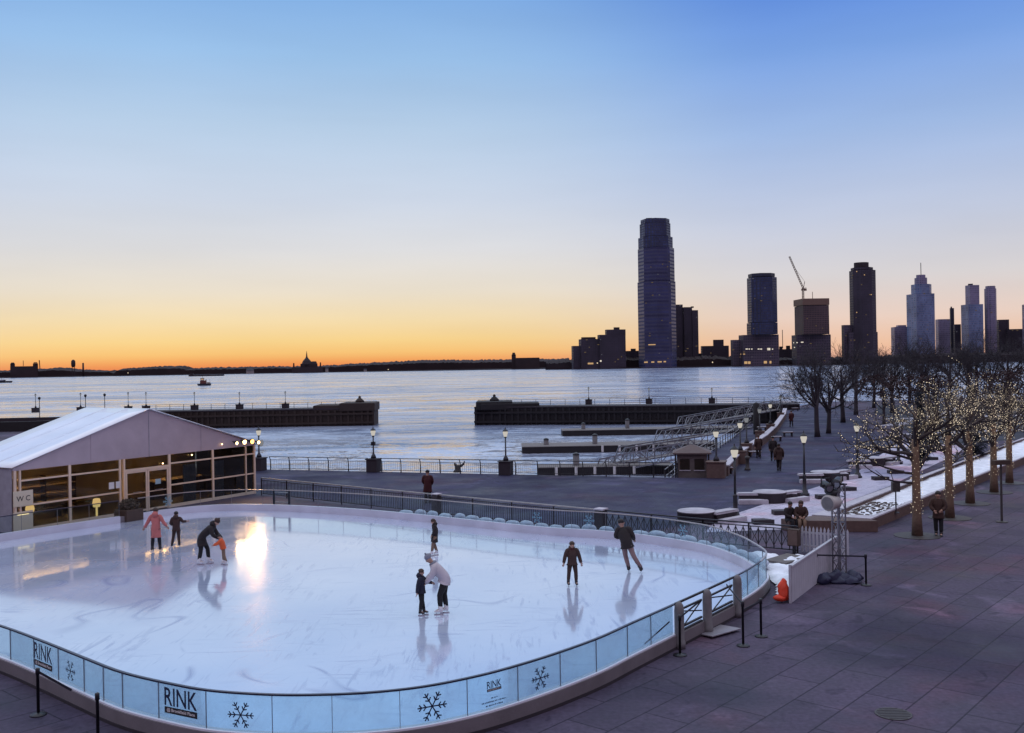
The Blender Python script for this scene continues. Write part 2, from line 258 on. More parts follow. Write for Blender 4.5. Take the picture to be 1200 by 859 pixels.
# ------------------------------------------------------------------ mesh builder
class MB:
    def __init__(s): s.v = []; s.f = []
    def add(s, vs, fs):
        o = len(s.v); s.v += [tuple(v) for v in vs]; s.f += [tuple(i+o for i in f) for f in fs]; return s
    def box(s, c, d, rz=0., rx=0.):
        m = Matrix.Translation(c) @ Matrix.Rotation(rz, 4, 'Z') @ Matrix.Rotation(rx, 4, 'X')
        vs = [m @ Vector((x*d[0]/2, y*d[1]/2, z*d[2]/2)) for x in (-1, 1) for y in (-1, 1) for z in (-1, 1)]
        return s.add(vs, [(0, 1, 3, 2), (4, 6, 7, 5), (0, 4, 5, 1), (2, 3, 7, 6), (0, 2, 6, 4), (1, 5, 7, 3)])
    def bar(s, a, b, w, h=None, up=(0, 0, 1)):       # rectangular bar from a to b
        a, b = Vector(a), Vector(b); h = h or w; d = (b-a).normalized(); u = Vector(up)
        if abs(d.dot(u)) > .98: u = Vector((0, 1, 0))
        x = d.cross(u).normalized()*w/2; y = x.cross(d).normalized()*h/2
        vs = [p+i*x+j*y for p in (a, b) for i, j in ((-1, -1), (1, -1), (1, 1), (-1, 1))]
        return s.add(vs, [(3, 2, 1, 0), (4, 5, 6, 7), (0, 1, 5, 4), (1, 2, 6, 5), (2, 3, 7, 6), (3, 0, 4, 7)])
    def loft(s, pts, rad, n=8, ref=(0, -1, 0), cap=True):
        pts = [Vector(p) for p in pts]; rings = []
        for i, p in enumerate(pts):
            d = (pts[min(i+1, len(pts)-1)]-pts[max(i-1, 0)]); d = d.normalized() if d.length > 1e-9 else Vector((0, 0, 1))
            rf = Vector(ref)
            if abs(rf.dot(d)) > .92: rf = Vector((0, 0, 1)) if abs(d.z) < .9 else Vector((1, 0, 0))
            v = (rf-d*rf.dot(d)).normalized(); u = d.cross(v)
            r = rad[i] if not isinstance(rad, (int, float)) else rad
            rx, ry = r if isinstance(r, tuple) else (r, r)
            rings.append([p+u*rx*math.cos(2*math.pi*k/n)+v*ry*math.sin(2*math.pi*k/n) for k in range(n)])
        vs = [q for r_ in rings for q in r_]; fs = []
        for i in range(len(rings)-1):
            for k in range(n):
                a, b = i*n+k, i*n+(k+1) % n; fs.append((a, b, b+n, a+n))
        if cap: fs.append(tuple(range(n-1, -1, -1))); fs.append(tuple((len(rings)-1)*n+k for k in range(n)))
        return s.add(vs, fs)
    def lathe(s, prof, c=(0, 0, 0), n=12): return s.loft([(c[0], c[1], c[2]+z) for r, z in prof], [r for r, z in prof], n)
    def ball(s, c, r, n=8, m=6):
        r = r if isinstance(r, tuple) else (r, r, r)
        pr = [(math.sin(math.pi*i/m), -math.cos(math.pi*i/m)) for i in range(m+1)]
        o = MB(); o.loft([(0, 0, z) for q, z in pr], [max(q, .02) for q, z in pr], n)
        return s.add([(c[0]+v[0]*r[0], c[1]+v[1]*r[1], c[2]+v[2]*r[2]) for v in o.v], o.f)
    def prism(s, poly, z0, z1):
        n = len(poly); vs = [(p[0], p[1], z0) for p in poly]+[(p[0], p[1], z1) for p in poly]
        return s.add(vs, [tuple(range(n-1, -1, -1)), tuple(range(n, 2*n))]+[(i, (i+1) % n, n+(i+1) % n, n+i) for i in range(n)])
    def stack(s, secs):                                # [(z, polygon)] joined upward
        n = len(secs[0][1]); vs = [(p[0], p[1], z) for z, poly in secs for p in poly]; fs = [tuple(range(n-1, -1, -1))]
        for j in range(len(secs)-1): fs += [(j*n+i, j*n+(i+1) % n, (j+1)*n+(i+1) % n, (j+1)*n+i) for i in range(n)]
        fs.append(tuple((len(secs)-1)*n+i for i in range(n))); return s.add(vs, fs)
    def sweep(s, path, o0, o1, z0, z1, closed=False):   # rectangular section along a plan path; offsets to the path's right
        P = [Vector((p[0], p[1])) for p in path]; n = len(P); vs = []
        for i, p in enumerate(P):
            a = P[(i-1) % n] if closed or i > 0 else p; b = P[(i+1) % n] if closed or i < n-1 else p
            t = (b-a).normalized(); nr = Vector((t.y, -t.x)); q0, q1 = p+nr*o0, p+nr*o1
            vs += [(q0.x, q0.y, z0), (q1.x, q1.y, z0), (q1.x, q1.y, z1), (q0.x, q0.y, z1)]
        fs = []
        for i in range(n if closed else n-1):
            a, b = 4*i, 4*((i+1) % n)
            fs += [(a+k, a+(k+1) % 4, b+(k+1) % 4, b+k) for k in range(4)]
        if not closed: fs += [(3, 2, 1, 0), tuple(4*(n-1)+k for k in range(4))]
        return s.add(vs, fs)
    def build(s, name, m, parent=None, smooth=False, bevel=0.):
        me = bpy.data.meshes.new(name); me.from_pydata(s.v, [], s.f); me.validate()
        bm = bmesh.new(); bm.from_mesh(me); bmesh.ops.recalc_face_normals(bm, faces=bm.faces)
        if bevel:
            es = [e for e in bm.edges if len(e.link_faces) == 2 and e.calc_face_angle(0) > .6]
            bmesh.ops.bevel(bm, geom=es, offset=bevel, segments=2, affect='EDGES', profile=.6)
        bm.to_mesh(me); bm.free()
        if smooth: me.shade_smooth()
        me.materials.append(MATS[m] if isinstance(m, str) else m)
        o = bpy.data.objects.new(name, me); COL.objects.link(o)
        if parent: o.parent = parent
        return o
def tag(o, label=None, cat=None, group=None, kind=None):
    for k, v in (('label', label), ('category', cat), ('group', group), ('kind', kind)):
        if v: o[k] = v
    return o
def thing(name, label, cat, loc=(0, 0, 0), rz=0., group=None):
    o = bpy.data.objects.new(name, None); COL.objects.link(o); o.location = loc; o.rotation_euler = (0, 0, rz); o.empty_display_size = .2
    return tag(o, label, cat, group)
KIDS = {}
def kids(o): return [c for c in COL.objects if c.parent == o]
def dup(o, loc, rz=None, label=None, scale=None, group=None):
    def cp(a, par):
        c = a.copy(); COL.objects.link(c); c.parent = par
        for k in kids(a): cp(k, c)
        return c
    c = cp(o, None); c.location = loc
    if rz is not None: c.rotation_euler = (0, 0, rz)
    if scale: c.scale = (scale,)*3 if isinstance(scale, (int, float)) else scale
    if label: c['label'] = label
    if group: c['group'] = group
    return c
def struct(mb, name, m): return tag(mb.build(name, m), kind='structure')

# ------------------------------------------------------------------ world, sun, camera
W = bpy.data.worlds.new('World'); S.world = W; W.use_nodes = True
nt = W.node_tree; L = nt.links.new; bg = nt.nodes['Background']
tc = nd(nt, 'ShaderNodeTexCoord'); sp = nd(nt, 'ShaderNodeSeparateXYZ'); nrm = nd(nt, 'ShaderNodeVectorMath', operation='NORMALIZE')
L(tc.outputs['Generated'], nrm.inputs[0]); L(nrm.outputs[0], sp.inputs[0])
def lin(c): return tuple((x/255/12.92 if x/255 <= .04045 else ((x/255+.055)/1.055)**2.4) for x in c)
def sky_ramp(stops):
    r = nd(nt, 'ShaderNodeValToRGB'); e = r.color_ramp.elements; r.color_ramp.interpolation = 'EASE' if False else 'LINEAR'
    while len(e) < len(stops): e.new(.5)
    for i, (p, c) in enumerate(stops): e[i].position = p; e[i].color = (*[v*(1.4 if p >= .5 else 1.) for v in lin(c)], 1)
    L(sp.outputs['Z'], r.inputs[0]); return r.outputs[0]
def el(py): return math.sin(math.atan((427.5-py)/F))
SKY_W = [(0, (232, 130, 82)), (el(421), (243, 158, 90)), (el(411), (250, 196, 118)), (el(396), (248, 212, 142)), (el(372), (243, 220, 174)), (el(340), (233, 222, 203)), (el(292), (220, 220, 222)), (el(235), (204, 214, 230)), (el(150), (184, 208, 234)), (el(70), (154, 192, 232)), (el(0), (132, 176, 228)), (.55, (210, 226, 246)), (1, (224, 235, 250))]
SKY_N = [(0, (226, 168, 146)), (el(412), (238, 192, 160)), (el(380), (231, 206, 192)), (el(335), (216, 211, 212)), (el(270), (194, 202, 222)), (el(170), (158, 185, 228)), (el(80), (122, 162, 226)), (el(0), (94, 140, 222)), (.55, (206, 222, 246)), (1, (224, 235, 250))]
SKY_E = [(0, (112, 90, 104)), (.12, (136, 106, 122)), (.3, (134, 114, 144)), (.6, (190, 182, 214)), (1, (224, 235, 250))]
a, b_, c_ = sky_ramp(SKY_W), sky_ramp(SKY_N), sky_ramp(SKY_E)
hx = nd(nt, 'ShaderNodeVectorMath', operation='MULTIPLY'); hx.inputs[1].default_value = (1, 1, 0); L(nrm.outputs[0], hx.inputs[0])
hn = nd(nt, 'ShaderNodeVectorMath', operation='NORMALIZE'); L(hx.outputs[0], hn.inputs[0])
AZ = R(-14)
dt = nd(nt, 'ShaderNodeVectorMath', operation='DOT_PRODUCT'); dt.inputs[1].default_value = (math.sin(AZ), math.cos(AZ), 0); L(hn.outputs[0], dt.inputs[0])
def mrange(src, a0, a1):
    m = nd(nt, 'ShaderNodeMapRange', interpolation_type='SMOOTHSTEP'); m.inputs[1].default_value = a0; m.inputs[2].default_value = a1; L(src, m.inputs[0]); return m.outputs[0]
def mixc(f, x, y):
    m = nd(nt, 'ShaderNodeMix', data_type='RGBA'); L(f, m.inputs['Factor']); L(x, m.inputs['A']); L(y, m.inputs['B']); return m.outputs['Result']
wn = mixc(mrange(dt.outputs['Value'], .87, .997), b_, a)
full = mixc(mrange(dt.outputs['Value'], -.35, .55), c_, wn)
sk = nd(nt, 'ShaderNodeTexSky', sky_type='NISHITA'); sk.sun_disc = False; sk.sun_elevation = R(1.0); sk.sun_rotation = AZ
nzv = nd(nt, 'ShaderNodeVectorMath', operation='MULTIPLY'); nzv.inputs[1].default_value = (2.2, 2.2, 14); L(nrm.outputs[0], nzv.inputs[0]); nzs = nd(nt, 'ShaderNodeTexNoise'); nzs.inputs['Scale'].default_value = 1.; nzs.inputs['Detail'].default_value = 4; L(nzv.outputs[0], nzs.inputs['Vector'])
nzm = nd(nt, 'ShaderNodeMapRange'); nzm.inputs[1].default_value = .3; nzm.inputs[2].default_value = .7; nzm.inputs[3].default_value = .955; nzm.inputs[4].default_value = 1.045; L(nzs.outputs['Fac'], nzm.inputs[0])
fu = nd(nt, 'ShaderNodeVectorMath', operation='SCALE'); L(full, fu.inputs[0]); L(nzm.outputs[0], fu.inputs['Scale']); full = fu.outputs[0]
ad = nd(nt, 'ShaderNodeVectorMath', operation='MULTIPLY_ADD'); L(sk.outputs[0], ad.inputs[0]); ad.inputs[1].default_value = (.0004,)*3; L(full, ad.inputs[2])
L(ad.outputs[0], bg.inputs[0]); bg.inputs[1].default_value = 1.0
# the sun has set: light comes from sky, lamps of the place and added tree glow lamps
cam = bpy.data.cameras.new('Camera'); cam.sensor_width = 36; cam.lens = F/1200*36; cam.clip_end = 60000; cam.clip_start = .5
co = bpy.data.objects.new('Camera', cam); COL.objects.link(co); co.matrix_world = CAMM; S.camera = co
S.view_settings.view_transform = 'Standard'; S.view_settings.look = 'None'; S.view_settings.exposure = 0.0; S.view_settings.gamma = 1
S.cycles.max_bounces = 10; S.cycles.transparent_max_bounces = 24; S.cycles.glossy_bounces = 5; S.cycles.diffuse_bounces = 3
S.cycles.sample_clamp_indirect = 6; S.cycles.caustics_reflective = False; S.cycles.caustics_refractive = False
S.cycles.use_denoising = True

# ------------------------------------------------------------------ ground and water
WZ = -2.0
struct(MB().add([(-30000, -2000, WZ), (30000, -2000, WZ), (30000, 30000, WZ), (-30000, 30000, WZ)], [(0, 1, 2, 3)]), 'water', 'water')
EDGE = [(13.2, 60.0), (16.5, 71), (22.2, 86), (26, 97), (33, 119), (41, 146)]
QUAY = [(-46, 79.6), (-18, 70.3), (10.5, 60.75)]
land = [(-150, -40), (210, -40), (210, 186), (52, 166)]+EDGE[::-1]+QUAY[::-1]+[(-49, 100), (-52, 152), (-150, 156)]
struct(MB().prism(land[::-1], -4, 0), 'plaza_ground', 'plaza_paving')
prom = [(-46, 79.4), (-18, 70.15), (10.5, 60.6), (13.3, 60.2), (16.7, 71), (22.4, 86), (26.2, 97), (33.2, 119), (41, 145.5), (52, 150), (42, 119), (36, 97), (32, 82), (20.8, 60.2), (15.4, 53), (9.2, 44.4), (5.0, 41.2), (-14.4, 56.6), (-40, 72)]
struct(MB().add([(x, y, .004) for x, y in prom], [tuple(range(len(prom)))]), 'promenade', 'promenade_paving')
terr = [(9.2, 44.4), (15.4, 53), (20.8, 60.2), (32, 82), (40.5, 84), (13.2, 43.2), (12.4, 41.7), (8.0, 41.2)]
struct(MB().add([(x, y, .008) for x, y in terr], [tuple(range(len(terr)))]), 'terrace', 'terrace_paving')
lawn = [(27, 66.5), (34, 80), (41, 104), (48, 130), (56, 150), (120, 160), (120, 90), (60, 80), (44, 84.5)]
struct(MB().add([(x, y, .012) for x, y in lawn[1:]], [tuple(range(len(lawn)-1))]), 'lawn', 'lawn')
mb = MB()
mb.sweep([(37, 92), (60, 98), (90, 100), (120, 98)], -.9, .9, .012, .016); mb.sweep([(44, 116), (70, 120), (110, 118)], -.8, .8, .012, .016); mb.sweep([(40, 104), (58, 128), (70, 150)], -1, 1, .017, .021)
struct(mb, 'park_path', 'stone_pale')
# sunken walk below the esplanade, on the basin side
off = lambda pts, d: [(x-d*.93, y+d*.36) for x, y in pts]
low = off(EDGE[:5], 4.2)
struct(MB().prism((EDGE[:5]+low[::-1]), -3.5, -.55), 'lower_walkway', 'promenade_paving')

# ------------------------------------------------------------------ rink
ZR = 1.10
nearpx = [(0, 732), (50, 750), (100, 770), (145, 787), (200, 800), (250, 808.5), (318, 813), (380, 813), (440, 810), (500, 803), (560, 791), (605, 779), (650, 765), (700, 747), (740, 729), (790, 707), (830, 689), (860, 675), (880, 664), (892, 655)]
ctrl = [G(x, y, ZR).to_2d() for x, y in nearpx]+[Vector(p) for p in [(7.95, 31.2), (7.95, 32.7), (7.75, 34.4), (7.05, 36.5), (5.3, 38.6), (3.4, 40.0), (.7, 41.4), (-5.3, 45.8), (-9.3, 48.1), (-12.6, 49.4), (-15.0, 49.6), (-16.8, 48.6), (-18.8, 46.0), (-22, 41.5), (-23.6, 37.5), (-22.4, 33), (-19, 29), (-15.5, 26.0)]]
def catmull(P, closed=True, m=10):
    out = []; n = len(P)
    for i in range(n if closed else n-1):
        p0, p1, p2, p3 = P[(i-1) % n], P[i], P[(i+1) % n], P[(i+2) % n]
        for k in range(m):
            t = k/m; out.append(.5*((2*p1)+(p2-p0)*t+(2*p0-5*p1+4*p2-p3)*t*t+(3*p1-p0-3*p2+p3)*t**3))
    return out
def resample(P, step):
    P = P+[P[0]]; cum = [0]
    for a, b in zip(P, P[1:]): cum.append(cum[-1]+(b-a).length)
    n = int(cum[-1]/step); out = []; j = 0
    for i in range(n):
        s_ = cum[-1]*i/n
        while cum[j+1] < s_: j += 1
        out.append(P[j].lerp(P[j+1], (s_-cum[j])/(cum[j+1]-cum[j])))
    return out
OUT = resample(catmull(ctrl), .125)          # counter-clockwise seen from above: outside lies to the right
NO = len(OUT)
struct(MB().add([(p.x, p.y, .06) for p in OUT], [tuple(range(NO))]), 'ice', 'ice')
pxs = [PX((p.x, p.y, ZR)) for p in OUT]
half = max(range(NO), key=lambda i: OUT[i].x)
def near_i(px): return min(range(0, half), key=lambda i: abs(pxs[i][0]-px))
def far_i(px): return min(range(half, NO*4//5), key=lambda i: abs(pxs[i][0]-px))
seg = lambda i, j: [OUT[k % NO] for k in range(i, (j if j >= i else j+NO)+1)]
g0, g1 = near_i(788), near_i(858)             # players' gate
e0, e1 = far_i(163), far_i(139)               # entrance by the tent
rink = thing('rink_barrier', 'oval ice rink barrier of clear blue tinted glass panels on a low board', 'rink barrier')
MB().sweep(seg(0, NO-1), .02, .14, 0, .335, True).build('base_board', 'base_board', rink)
MB().sweep(seg(0, NO-1), .14, .152, 0.0, .07, True).build('skirting', 'granite_dark', rink)
mb = MB(); mb.sweep(seg(g1, e0), -.05, .018, .05, .37); mb.sweep(seg(e1, g0), -.05, .018, .05, .37); mb.build('kick_plate', 'kick_white', rink)
mb = MB(); mb.sweep(seg(g1, e0), .022, .11, .337, .372); mb.sweep(seg(e1, g0), .022, .11, .337, .372); mb.build('glass_shoe', 'bead_white', rink)
iF = near_i(893)
mb = MB(); mb.sweep(seg(e1, g0), .01, .075, 1.082, 1.115); mb.sweep(seg(g1, iF-4), .02, .068, 1.082, 1.115); mb.build('top_rail', 'rail_navy', rink)
MB().sweep(seg(iF-4, e0), .015, .07, 1.08, 1.115).build('top_rail', 'handrail', rink)
seams = [near_i(x) for x in (14, 41, 70, 101, 123, 145, 187, 246, 317, 392, 471, 544, 607, 655, 696, 732, 762, 787)]
def runs(i, j, n): return [i+round((j-i)*k/n) for k in range(n+1)]
cuts = [(seams[k], seams[k+1]) for k in range(len(seams)-1)]
rA = runs(g1, half, 4); rB = runs(half, e0, 22); rC = runs(e1, NO+seams[0], 19)
for r_ in (rA, rB, rC): cuts += list(zip(r_, r_[1:]))
for i, j in cuts:
    s_ = seg(i % NO, j % NO)
    MB().sweep(s_, .035, .05, .373, 1.079).build('glass_panel', 'rink_glass_blue' if i < iF else 'rink_glass', rink)
for i, j in cuts:
    p = OUT[i % NO]; q = OUT[(i+1) % NO]; t = (q-p).normalized(); n_ = Vector((t.y, -t.x))
    MB().box((p.x+n_.x*.043, p.y+n_.y*.043, .72), (.008, .026, .7), math.atan2(t.y, t.x)).build('seam_strip', 'steel', rink)

# decals on the near glass: each a print on its panel
def frame_at(px, z, o=.056, far=False):
    i = far_i(px) if far else near_i(px); p, q = OUT[i-3], OUT[i+3]; t = (q-p).normalized(); n_ = Vector((t.y, -t.x))
    c = OUT[i]+n_*o
    return Matrix(((t.x, 0, n_.x, c.x), (t.y, 0, n_.y, c.y), (0, 1, 0, z), (0, 0, 0, 1)))
def flat(name, mb2, m, M, parent):              # polygons in a panel's own plane, laid on it
    o = MB(); o.add([M @ Vector((x, y, 0)) for x, y in mb2.v], mb2.f); return o.build(name, m, parent)
class P2:
    def __init__(s): s.v = []; s.f = []
    def bar(s, a, b, w):
        a, b = Vector(a), Vector(b); n_ = (b-a).normalized(); n_ = Vector((-n_.y, n_.x))*w/2; o = len(s.v)
        s.v += [tuple(a-n_), tuple(b-n_), tuple(b+n_), tuple(a+n_)]; s.f.append((o, o+1, o+2, o+3)); return s
def text_mesh(txt, size, bold=0.):
    cu = bpy.data.curves.new('t', 'FONT'); cu.body = txt; cu.size = size; cu.align_x = 'CENTER'; cu.offset = bold; cu.resolution_u = 3
    o = bpy.data.objects.new('t', cu); COL.objects.link(o); bpy.context.view_layer.update()
    me = bpy.data.meshes.new_from_object(o.evaluated_get(bpy.context.evaluated_depsgraph_get()))
    vs = [(v.co.x, v.co.y) for v in me.vertices]; fs = [tuple(p.vertices) for p in me.polygons]
    bpy.data.objects.remove(o); bpy.data.curves.remove(cu); bpy.data.meshes.remove(me)
    q = P2(); q.v = vs; q.f = fs; return q
def fit(q, w, h, cx=0, cy=0):
    x0, x1 = min(v[0] for v in q.v), max(v[0] for v in q.v); y0, y1 = min(v[1] for v in q.v), max(v[1] for v in q.v)
    q.v = [(cx+(x-(x0+x1)/2)*w/(x1-x0), cy+(y-(y0+y1)/2)*h/(y1-y0)) for x, y in q.v]; return q
def snowflake(px, z, r, m='ink', far=False):
    q = P2()
    for k in range(6):
        a = k*math.pi/3; d = Vector((math.cos(a), math.sin(a))); q.bar((0, 0), d*r, r*.085)
        for f_ in (.42, .72):
            for s_ in (-1, 1):
                e = Vector((math.cos(a+s_*.87), math.sin(a+s_*.87))); q.bar(d*r*f_, d*r*f_+e*r*.27, r*.085)
    # each arm a hair above the last, so that no two faces share a plane
    M = frame_at(px, z, far=far); o = MB()
    for n_, fc in enumerate(q.f): o.add([M @ Vector((*q.v[i], .0006*n_/len(q.f)*3)) for i in fc], [(0, 1, 2, 3)])
    o.build('snowflake', m, rink)
def logo(px, z, w):
    h = w*.40; M = frame_at(px, z)
    flat('lettering', fit(text_mesh('RINK', .3, .004), w, h, 0, h*.62), 'ink', M, rink)
    b = P2(); b.bar((-w/2, -h*.13), (w/2, -h*.13), h*.36); flat('name_bar', b, 'ink_black', M, rink)
    M2 = frame_at(px, z, .058); flat('name_lettering', fit(text_mesh('@ Brookfield Place', .1, .002), w*.86, h*.24, 0, -h*.13), 'letter_white', M2, rink)
def pxw(x0, x1):
    return (OUT[near_i(x1)]-OUT[near_i(x0)]).length
logo(54, .61, pxw(44, 66)*.92); logo(215.5, .63, pxw(197, 235)); logo(574.5, .78, pxw(566, 583)*.95)
snowflake(84, .70, .24); snowflake(281, .69, .27); snowflake(507, .70, .30); snowflake(630, .70, .26)
snowflake(196, .75, .26, 'decal_pale', True); snowflake(690, .74, .25, 'decal_pale', True); snowflake(628, .74, .25, 'decal_pale', True); snowflake(800, .74, .25, 'decal_pale', True)
random.seed(3)
for row, (z, w) in enumerate(((.60, .16), (.53, .62), (.46, .42))):       # fine print too small to read
    M = frame_at(574.5, z); q = P2(); x = -w/2
    while x < w/2:
        l_ = random.uniform(.012, .03); q.bar((x, random.uniform(-.004, .004)), (min(x+l_, w/2), 0), .026); x += l_+random.choice((.008, .008, .022))
    flat('fine_print', q, 'ink', M, rink)

# gate in the near corner
gp = [near_i(x) for x in (788, 823, 857)]
gate = thing('rink_gate', 'grey gate with three stout posts and crossed braces in the rink barrier', 'gate')
for k, i in enumerate(gp):
    p = OUT[i]; t = (OUT[i+2]-OUT[i-2]).normalized(); n_ = Vector((t.y, -t.x)); c = p+n_*.16
    MB().lathe([(.15, 0), (.15, .16), (.125, .2), (.125, .95), (.11, 1.08), (.06, 1.16), (.02, 1.18)], (c.x, c.y, 0), 10).build('post', 'post_grey', gate, True)
for i, j in ((gp[0], gp[1]), (gp[1], gp[2])):
    a, b = OUT[i], OUT[j]; t = (b-a).normalized(); n_ = Vector((t.y, -t.x))*.05; A = a+n_+t*.12; B = b+n_-t*.12
    P = lambda q, z: (q.x, q.y, z)
    mb = MB()
    for z in (1.10,): mb.bar(P(A-t*.12, z), P(B+t*.12, z), .05)
    mb.bar(P(A, .9), P(B, .9), .045); mb.bar(P(A, .45), P(B, .45), .05); mb.bar(P(A, .36), P(B, .36), .06, .04)
    m_ = A.lerp(B, .15); mb.bar(P(m_, .45), P(m_, .9), .035); mb.bar(P(m_, .85), P(B, .62), .03); mb.bar(P(A.lerp(B, .25), .46), P(B, .88), .026)
    mb.build('gate_leaf', 'dark_rail', gate)
c = G(838, 741); MB().box((0, 0, .05), (1.15, .8, .03), 0, -.06).build('ramp', 'ramp_plate', None, bevel=.006)
rp = COL.objects['ramp']; rp.location = (c.x, c.y, 0); rp.rotation_euler = (0, 0, R(38)); tag(rp, 'flat grey metal ramp plate lying before the rink gate', 'ramp')
mb = MB(); a, b = G(755, 752, .34), G(786, 726, .9)
st = tag(MB().bar((a.x, a.y-.06, .3), (b.x-.05, b.y-.12, .88), .03).build('brace_bar', 'dark_rail'), 'thin dark brace leaning on the glass left of the gate', 'brace')

# stanchions
def stanchion(label, px, py, top, rz=0., arm=None, h=None):
    p = G(px, py); t = thing('stanchion', label, 'stanchion', (p.x, p.y, 0), rz, 'crowd barrier posts around the rink')
    d = (G(px, py)-Vector((0, 0, H))).length; h = h or .98
    MB().lathe([(.17, 0), (.165, .025), (.05, .05), (.032, .06)], n=14).build('base', 'black_metal', t, True)
    MB().lathe([(.032, .06), (.032, h-.12), (.045, h-.12), (.045, h), (.03, h+.015)], n=10).build('post', 'black_metal', t, True)
    if arm:
        e = t.matrix_basis.inverted() @ Vector(arm)
        MB().bar((0, 0, h-.06), e, .012, .05).build('belt', 'belt', t)
    return t
def P3(px, py, z): q = G(px, py, z); return q
stanchion('black barrier post at the near left, its belt sloping down to the rink board', 45, 838, 780, arm=P3(84, 809, .5))
stanchion('bare black barrier post cut by the bottom edge beside the rink', 115, 872, 818)
stanchion('black barrier post before the left gate post of the rink', 797, 768, 718, arm=G(823, 740)+Vector((0, 0, .85)))
stanchion('black barrier post between gate and corner, standing nearest the paving', 871, 757, 685, arm=G(858, 727)+Vector((-.1, .2, .95)), h=1.12)
stanchion('short black barrier post at the rounded rink corner, joined by a belt', 892, 746, 700, arm=G(871, 757)+Vector((0, 0, .9)))
stanchion('black barrier post right of the lighting truss', 1015, 686, 648, arm=G(957, 684)+Vector((0, 0, .92)), h=.98)
stanchion('black barrier post against the white board fence near the truss', 957, 684, 645, h=.98)

# snow, sandbags behind the far glass
mb = MB(); path = seg(far_i(880), far_i(318)); n = len(path); rows = []
random.seed(5)
for i, p in enumerate(path):
    t = (path[min(i+1, n-1)]-path[max(i-1, 0)]).normalized(); nr = Vector((t.y, -t.x))
    w = 1.0+.35*mnoise.noise((i*.05, 0, 0))
    for k in range(7):
        f_ = k/6; z = .02+(.30*(1-f_)**.7)*(.75+.4*mnoise.noise((i*.09, k*.8, 3)))
        q = p+nr*(.16+w*f_); mb.v.append((q.x, q.y, max(z, .012)))
for i in range(n-1):
    for k in range(6): mb.f.append((i*7+k, i*7+k+1, (i+1)*7+k+1, (i+1)*7+k))
tag(mb.build('snow_ridge', 'snow', smooth=True), 'ridge of scraped snow heaped behind the far rink glass', 'snow', kind='stuff')
bag = MB(); bag.ball((0, 0, .11), (.36, .2, .12), 12, 8)
bag.v = [(x*(1+.12*mnoise.noise((x*6, y*6, z*6))), y*(1+.2*mnoise.noise((x*7, y*7, z*7+3))), max(.0, z+.02*mnoise.noise((x*9, y*9, 7)))) for x, y, z in bag.v]
b0 = None; i = far_i(878)
while i < far_i(458):
    p = OUT[i]; t = (OUT[i+2]-OUT[i-2]).normalized(); n_ = Vector((t.y, -t.x)); c = p+n_*(.42+random.uniform(-.03, .03))
    rz = math.atan2(t.y, t.x)+random.uniform(-.15, .15); s_ = random.uniform(.85, 1.12)
    if b0 is None:
        b0 = bag.build('sandbag', 'sandbag', smooth=True); tag(b0, 'pale lumpy sandbag in the long row behind the far rink glass', 'sandbag', 'sandbags laid behind the far rink glass'); o = b0
    else: o = b0.copy(); COL.objects.link(o)
    o.location = (c.x, c.y, .22); o.rotation_euler = (0, 0, rz); o.scale = (s_, s_, random.uniform(.9, 1.35)); i += random.choice((6, 6, 7))

# dark promenade railing behind the rink
def railing(name, label, pts, h, kind, railm, group=None):
    r_ = thing(name, label, 'railing', group=group); mb, mt, mp_ = MB(), MB(), MB()
    for a, b in zip(pts, pts[1:]):
        a, b = Vector((*a, 0)), Vector((*b, 0)); L_ = (b-a).length; d = (b-a)/L_
        mt.bar(a+Vector((0, 0, h)), b+Vector((0, 0, h)), .07, .05)
        mb.bar(a+Vector((0, 0, .12)), b+Vector((0, 0, .12)), .04); mb.bar(a+Vector((0, 0, h-.12)), b+Vector((0, 0, h-.12)), .035)
        stp = .125 if kind == 'bars' else .30; k = stp/2
        while k < L_:
            p = a+d*k
            if kind == 'bars': mb.bar(p+Vector((0, 0, .1)), p+Vector((0, 0, h-.1)), .025)
            else:
                mb.bar(p+Vector((0, 0, .1)), p+Vector((0, 0, h-.1)), .034)
                for s_ in (-1, 1):
                    q = p+d*s_*stp*.46
                    mb.bar(p+Vector((0, 0, .22)), q+Vector((0, 0, h*.52)), .022); mb.bar(q+Vector((0, 0, h*.52)), p+Vector((0, 0, h-.16)), .022)
            k += stp
        n_ = max(1, round(L_/2.4))
        for j in range(n_+1): q = a+d*L_*j/n_; MB().bar(q, q+Vector((0, 0, h)), .06).build('post', 'dark_rail', r_)
    mb.build('infill', 'dark_rail', r_); mt.build('top_rail', railm, r_)
    return r_
railing('railing', 'long dark railing of thin upright bars behind the far side of the rink', [(-14.4, 55.8), (-3.8, 47.3), (3.55, 41.45)], 1.0, 'bars', 'handrail')
railing('railing', 'ornamental black railing with crossed leaf bars right behind the rink end', [(3.75, 41.3), (7.4, 38.5), (10.5, 36.4)], 1.0, 'leaf', 'dark_rail')
p = thing('rail_pier', 'dark square pier with pale cap between the two railings behind the rink', 'pier', (3.65, 41.38, 0), R(-37))
MB().box((0, 0, .5), (.4, .4, 1.0)).build('shaft', 'granite_dark', p, bevel=.02); MB().box((0, 0, 1.04), (.46, .46, .07)).build('cap', 'stone_pale', p, bevel=.015)
p = thing('rail_pier', 'narrow dark pier with pale cap in the bar railing below the man in red', 'pier', (-3.75, 47.27, 0), R(-38))
MB().box((0, 0, .5), (.34, .34, 1.0)).build('shaft', 'granite_dark', p, bevel=.02); MB().box((0, 0, 1.03), (.38, .38, .05)).build('cap', 'stone_pale', p, bevel=.01)
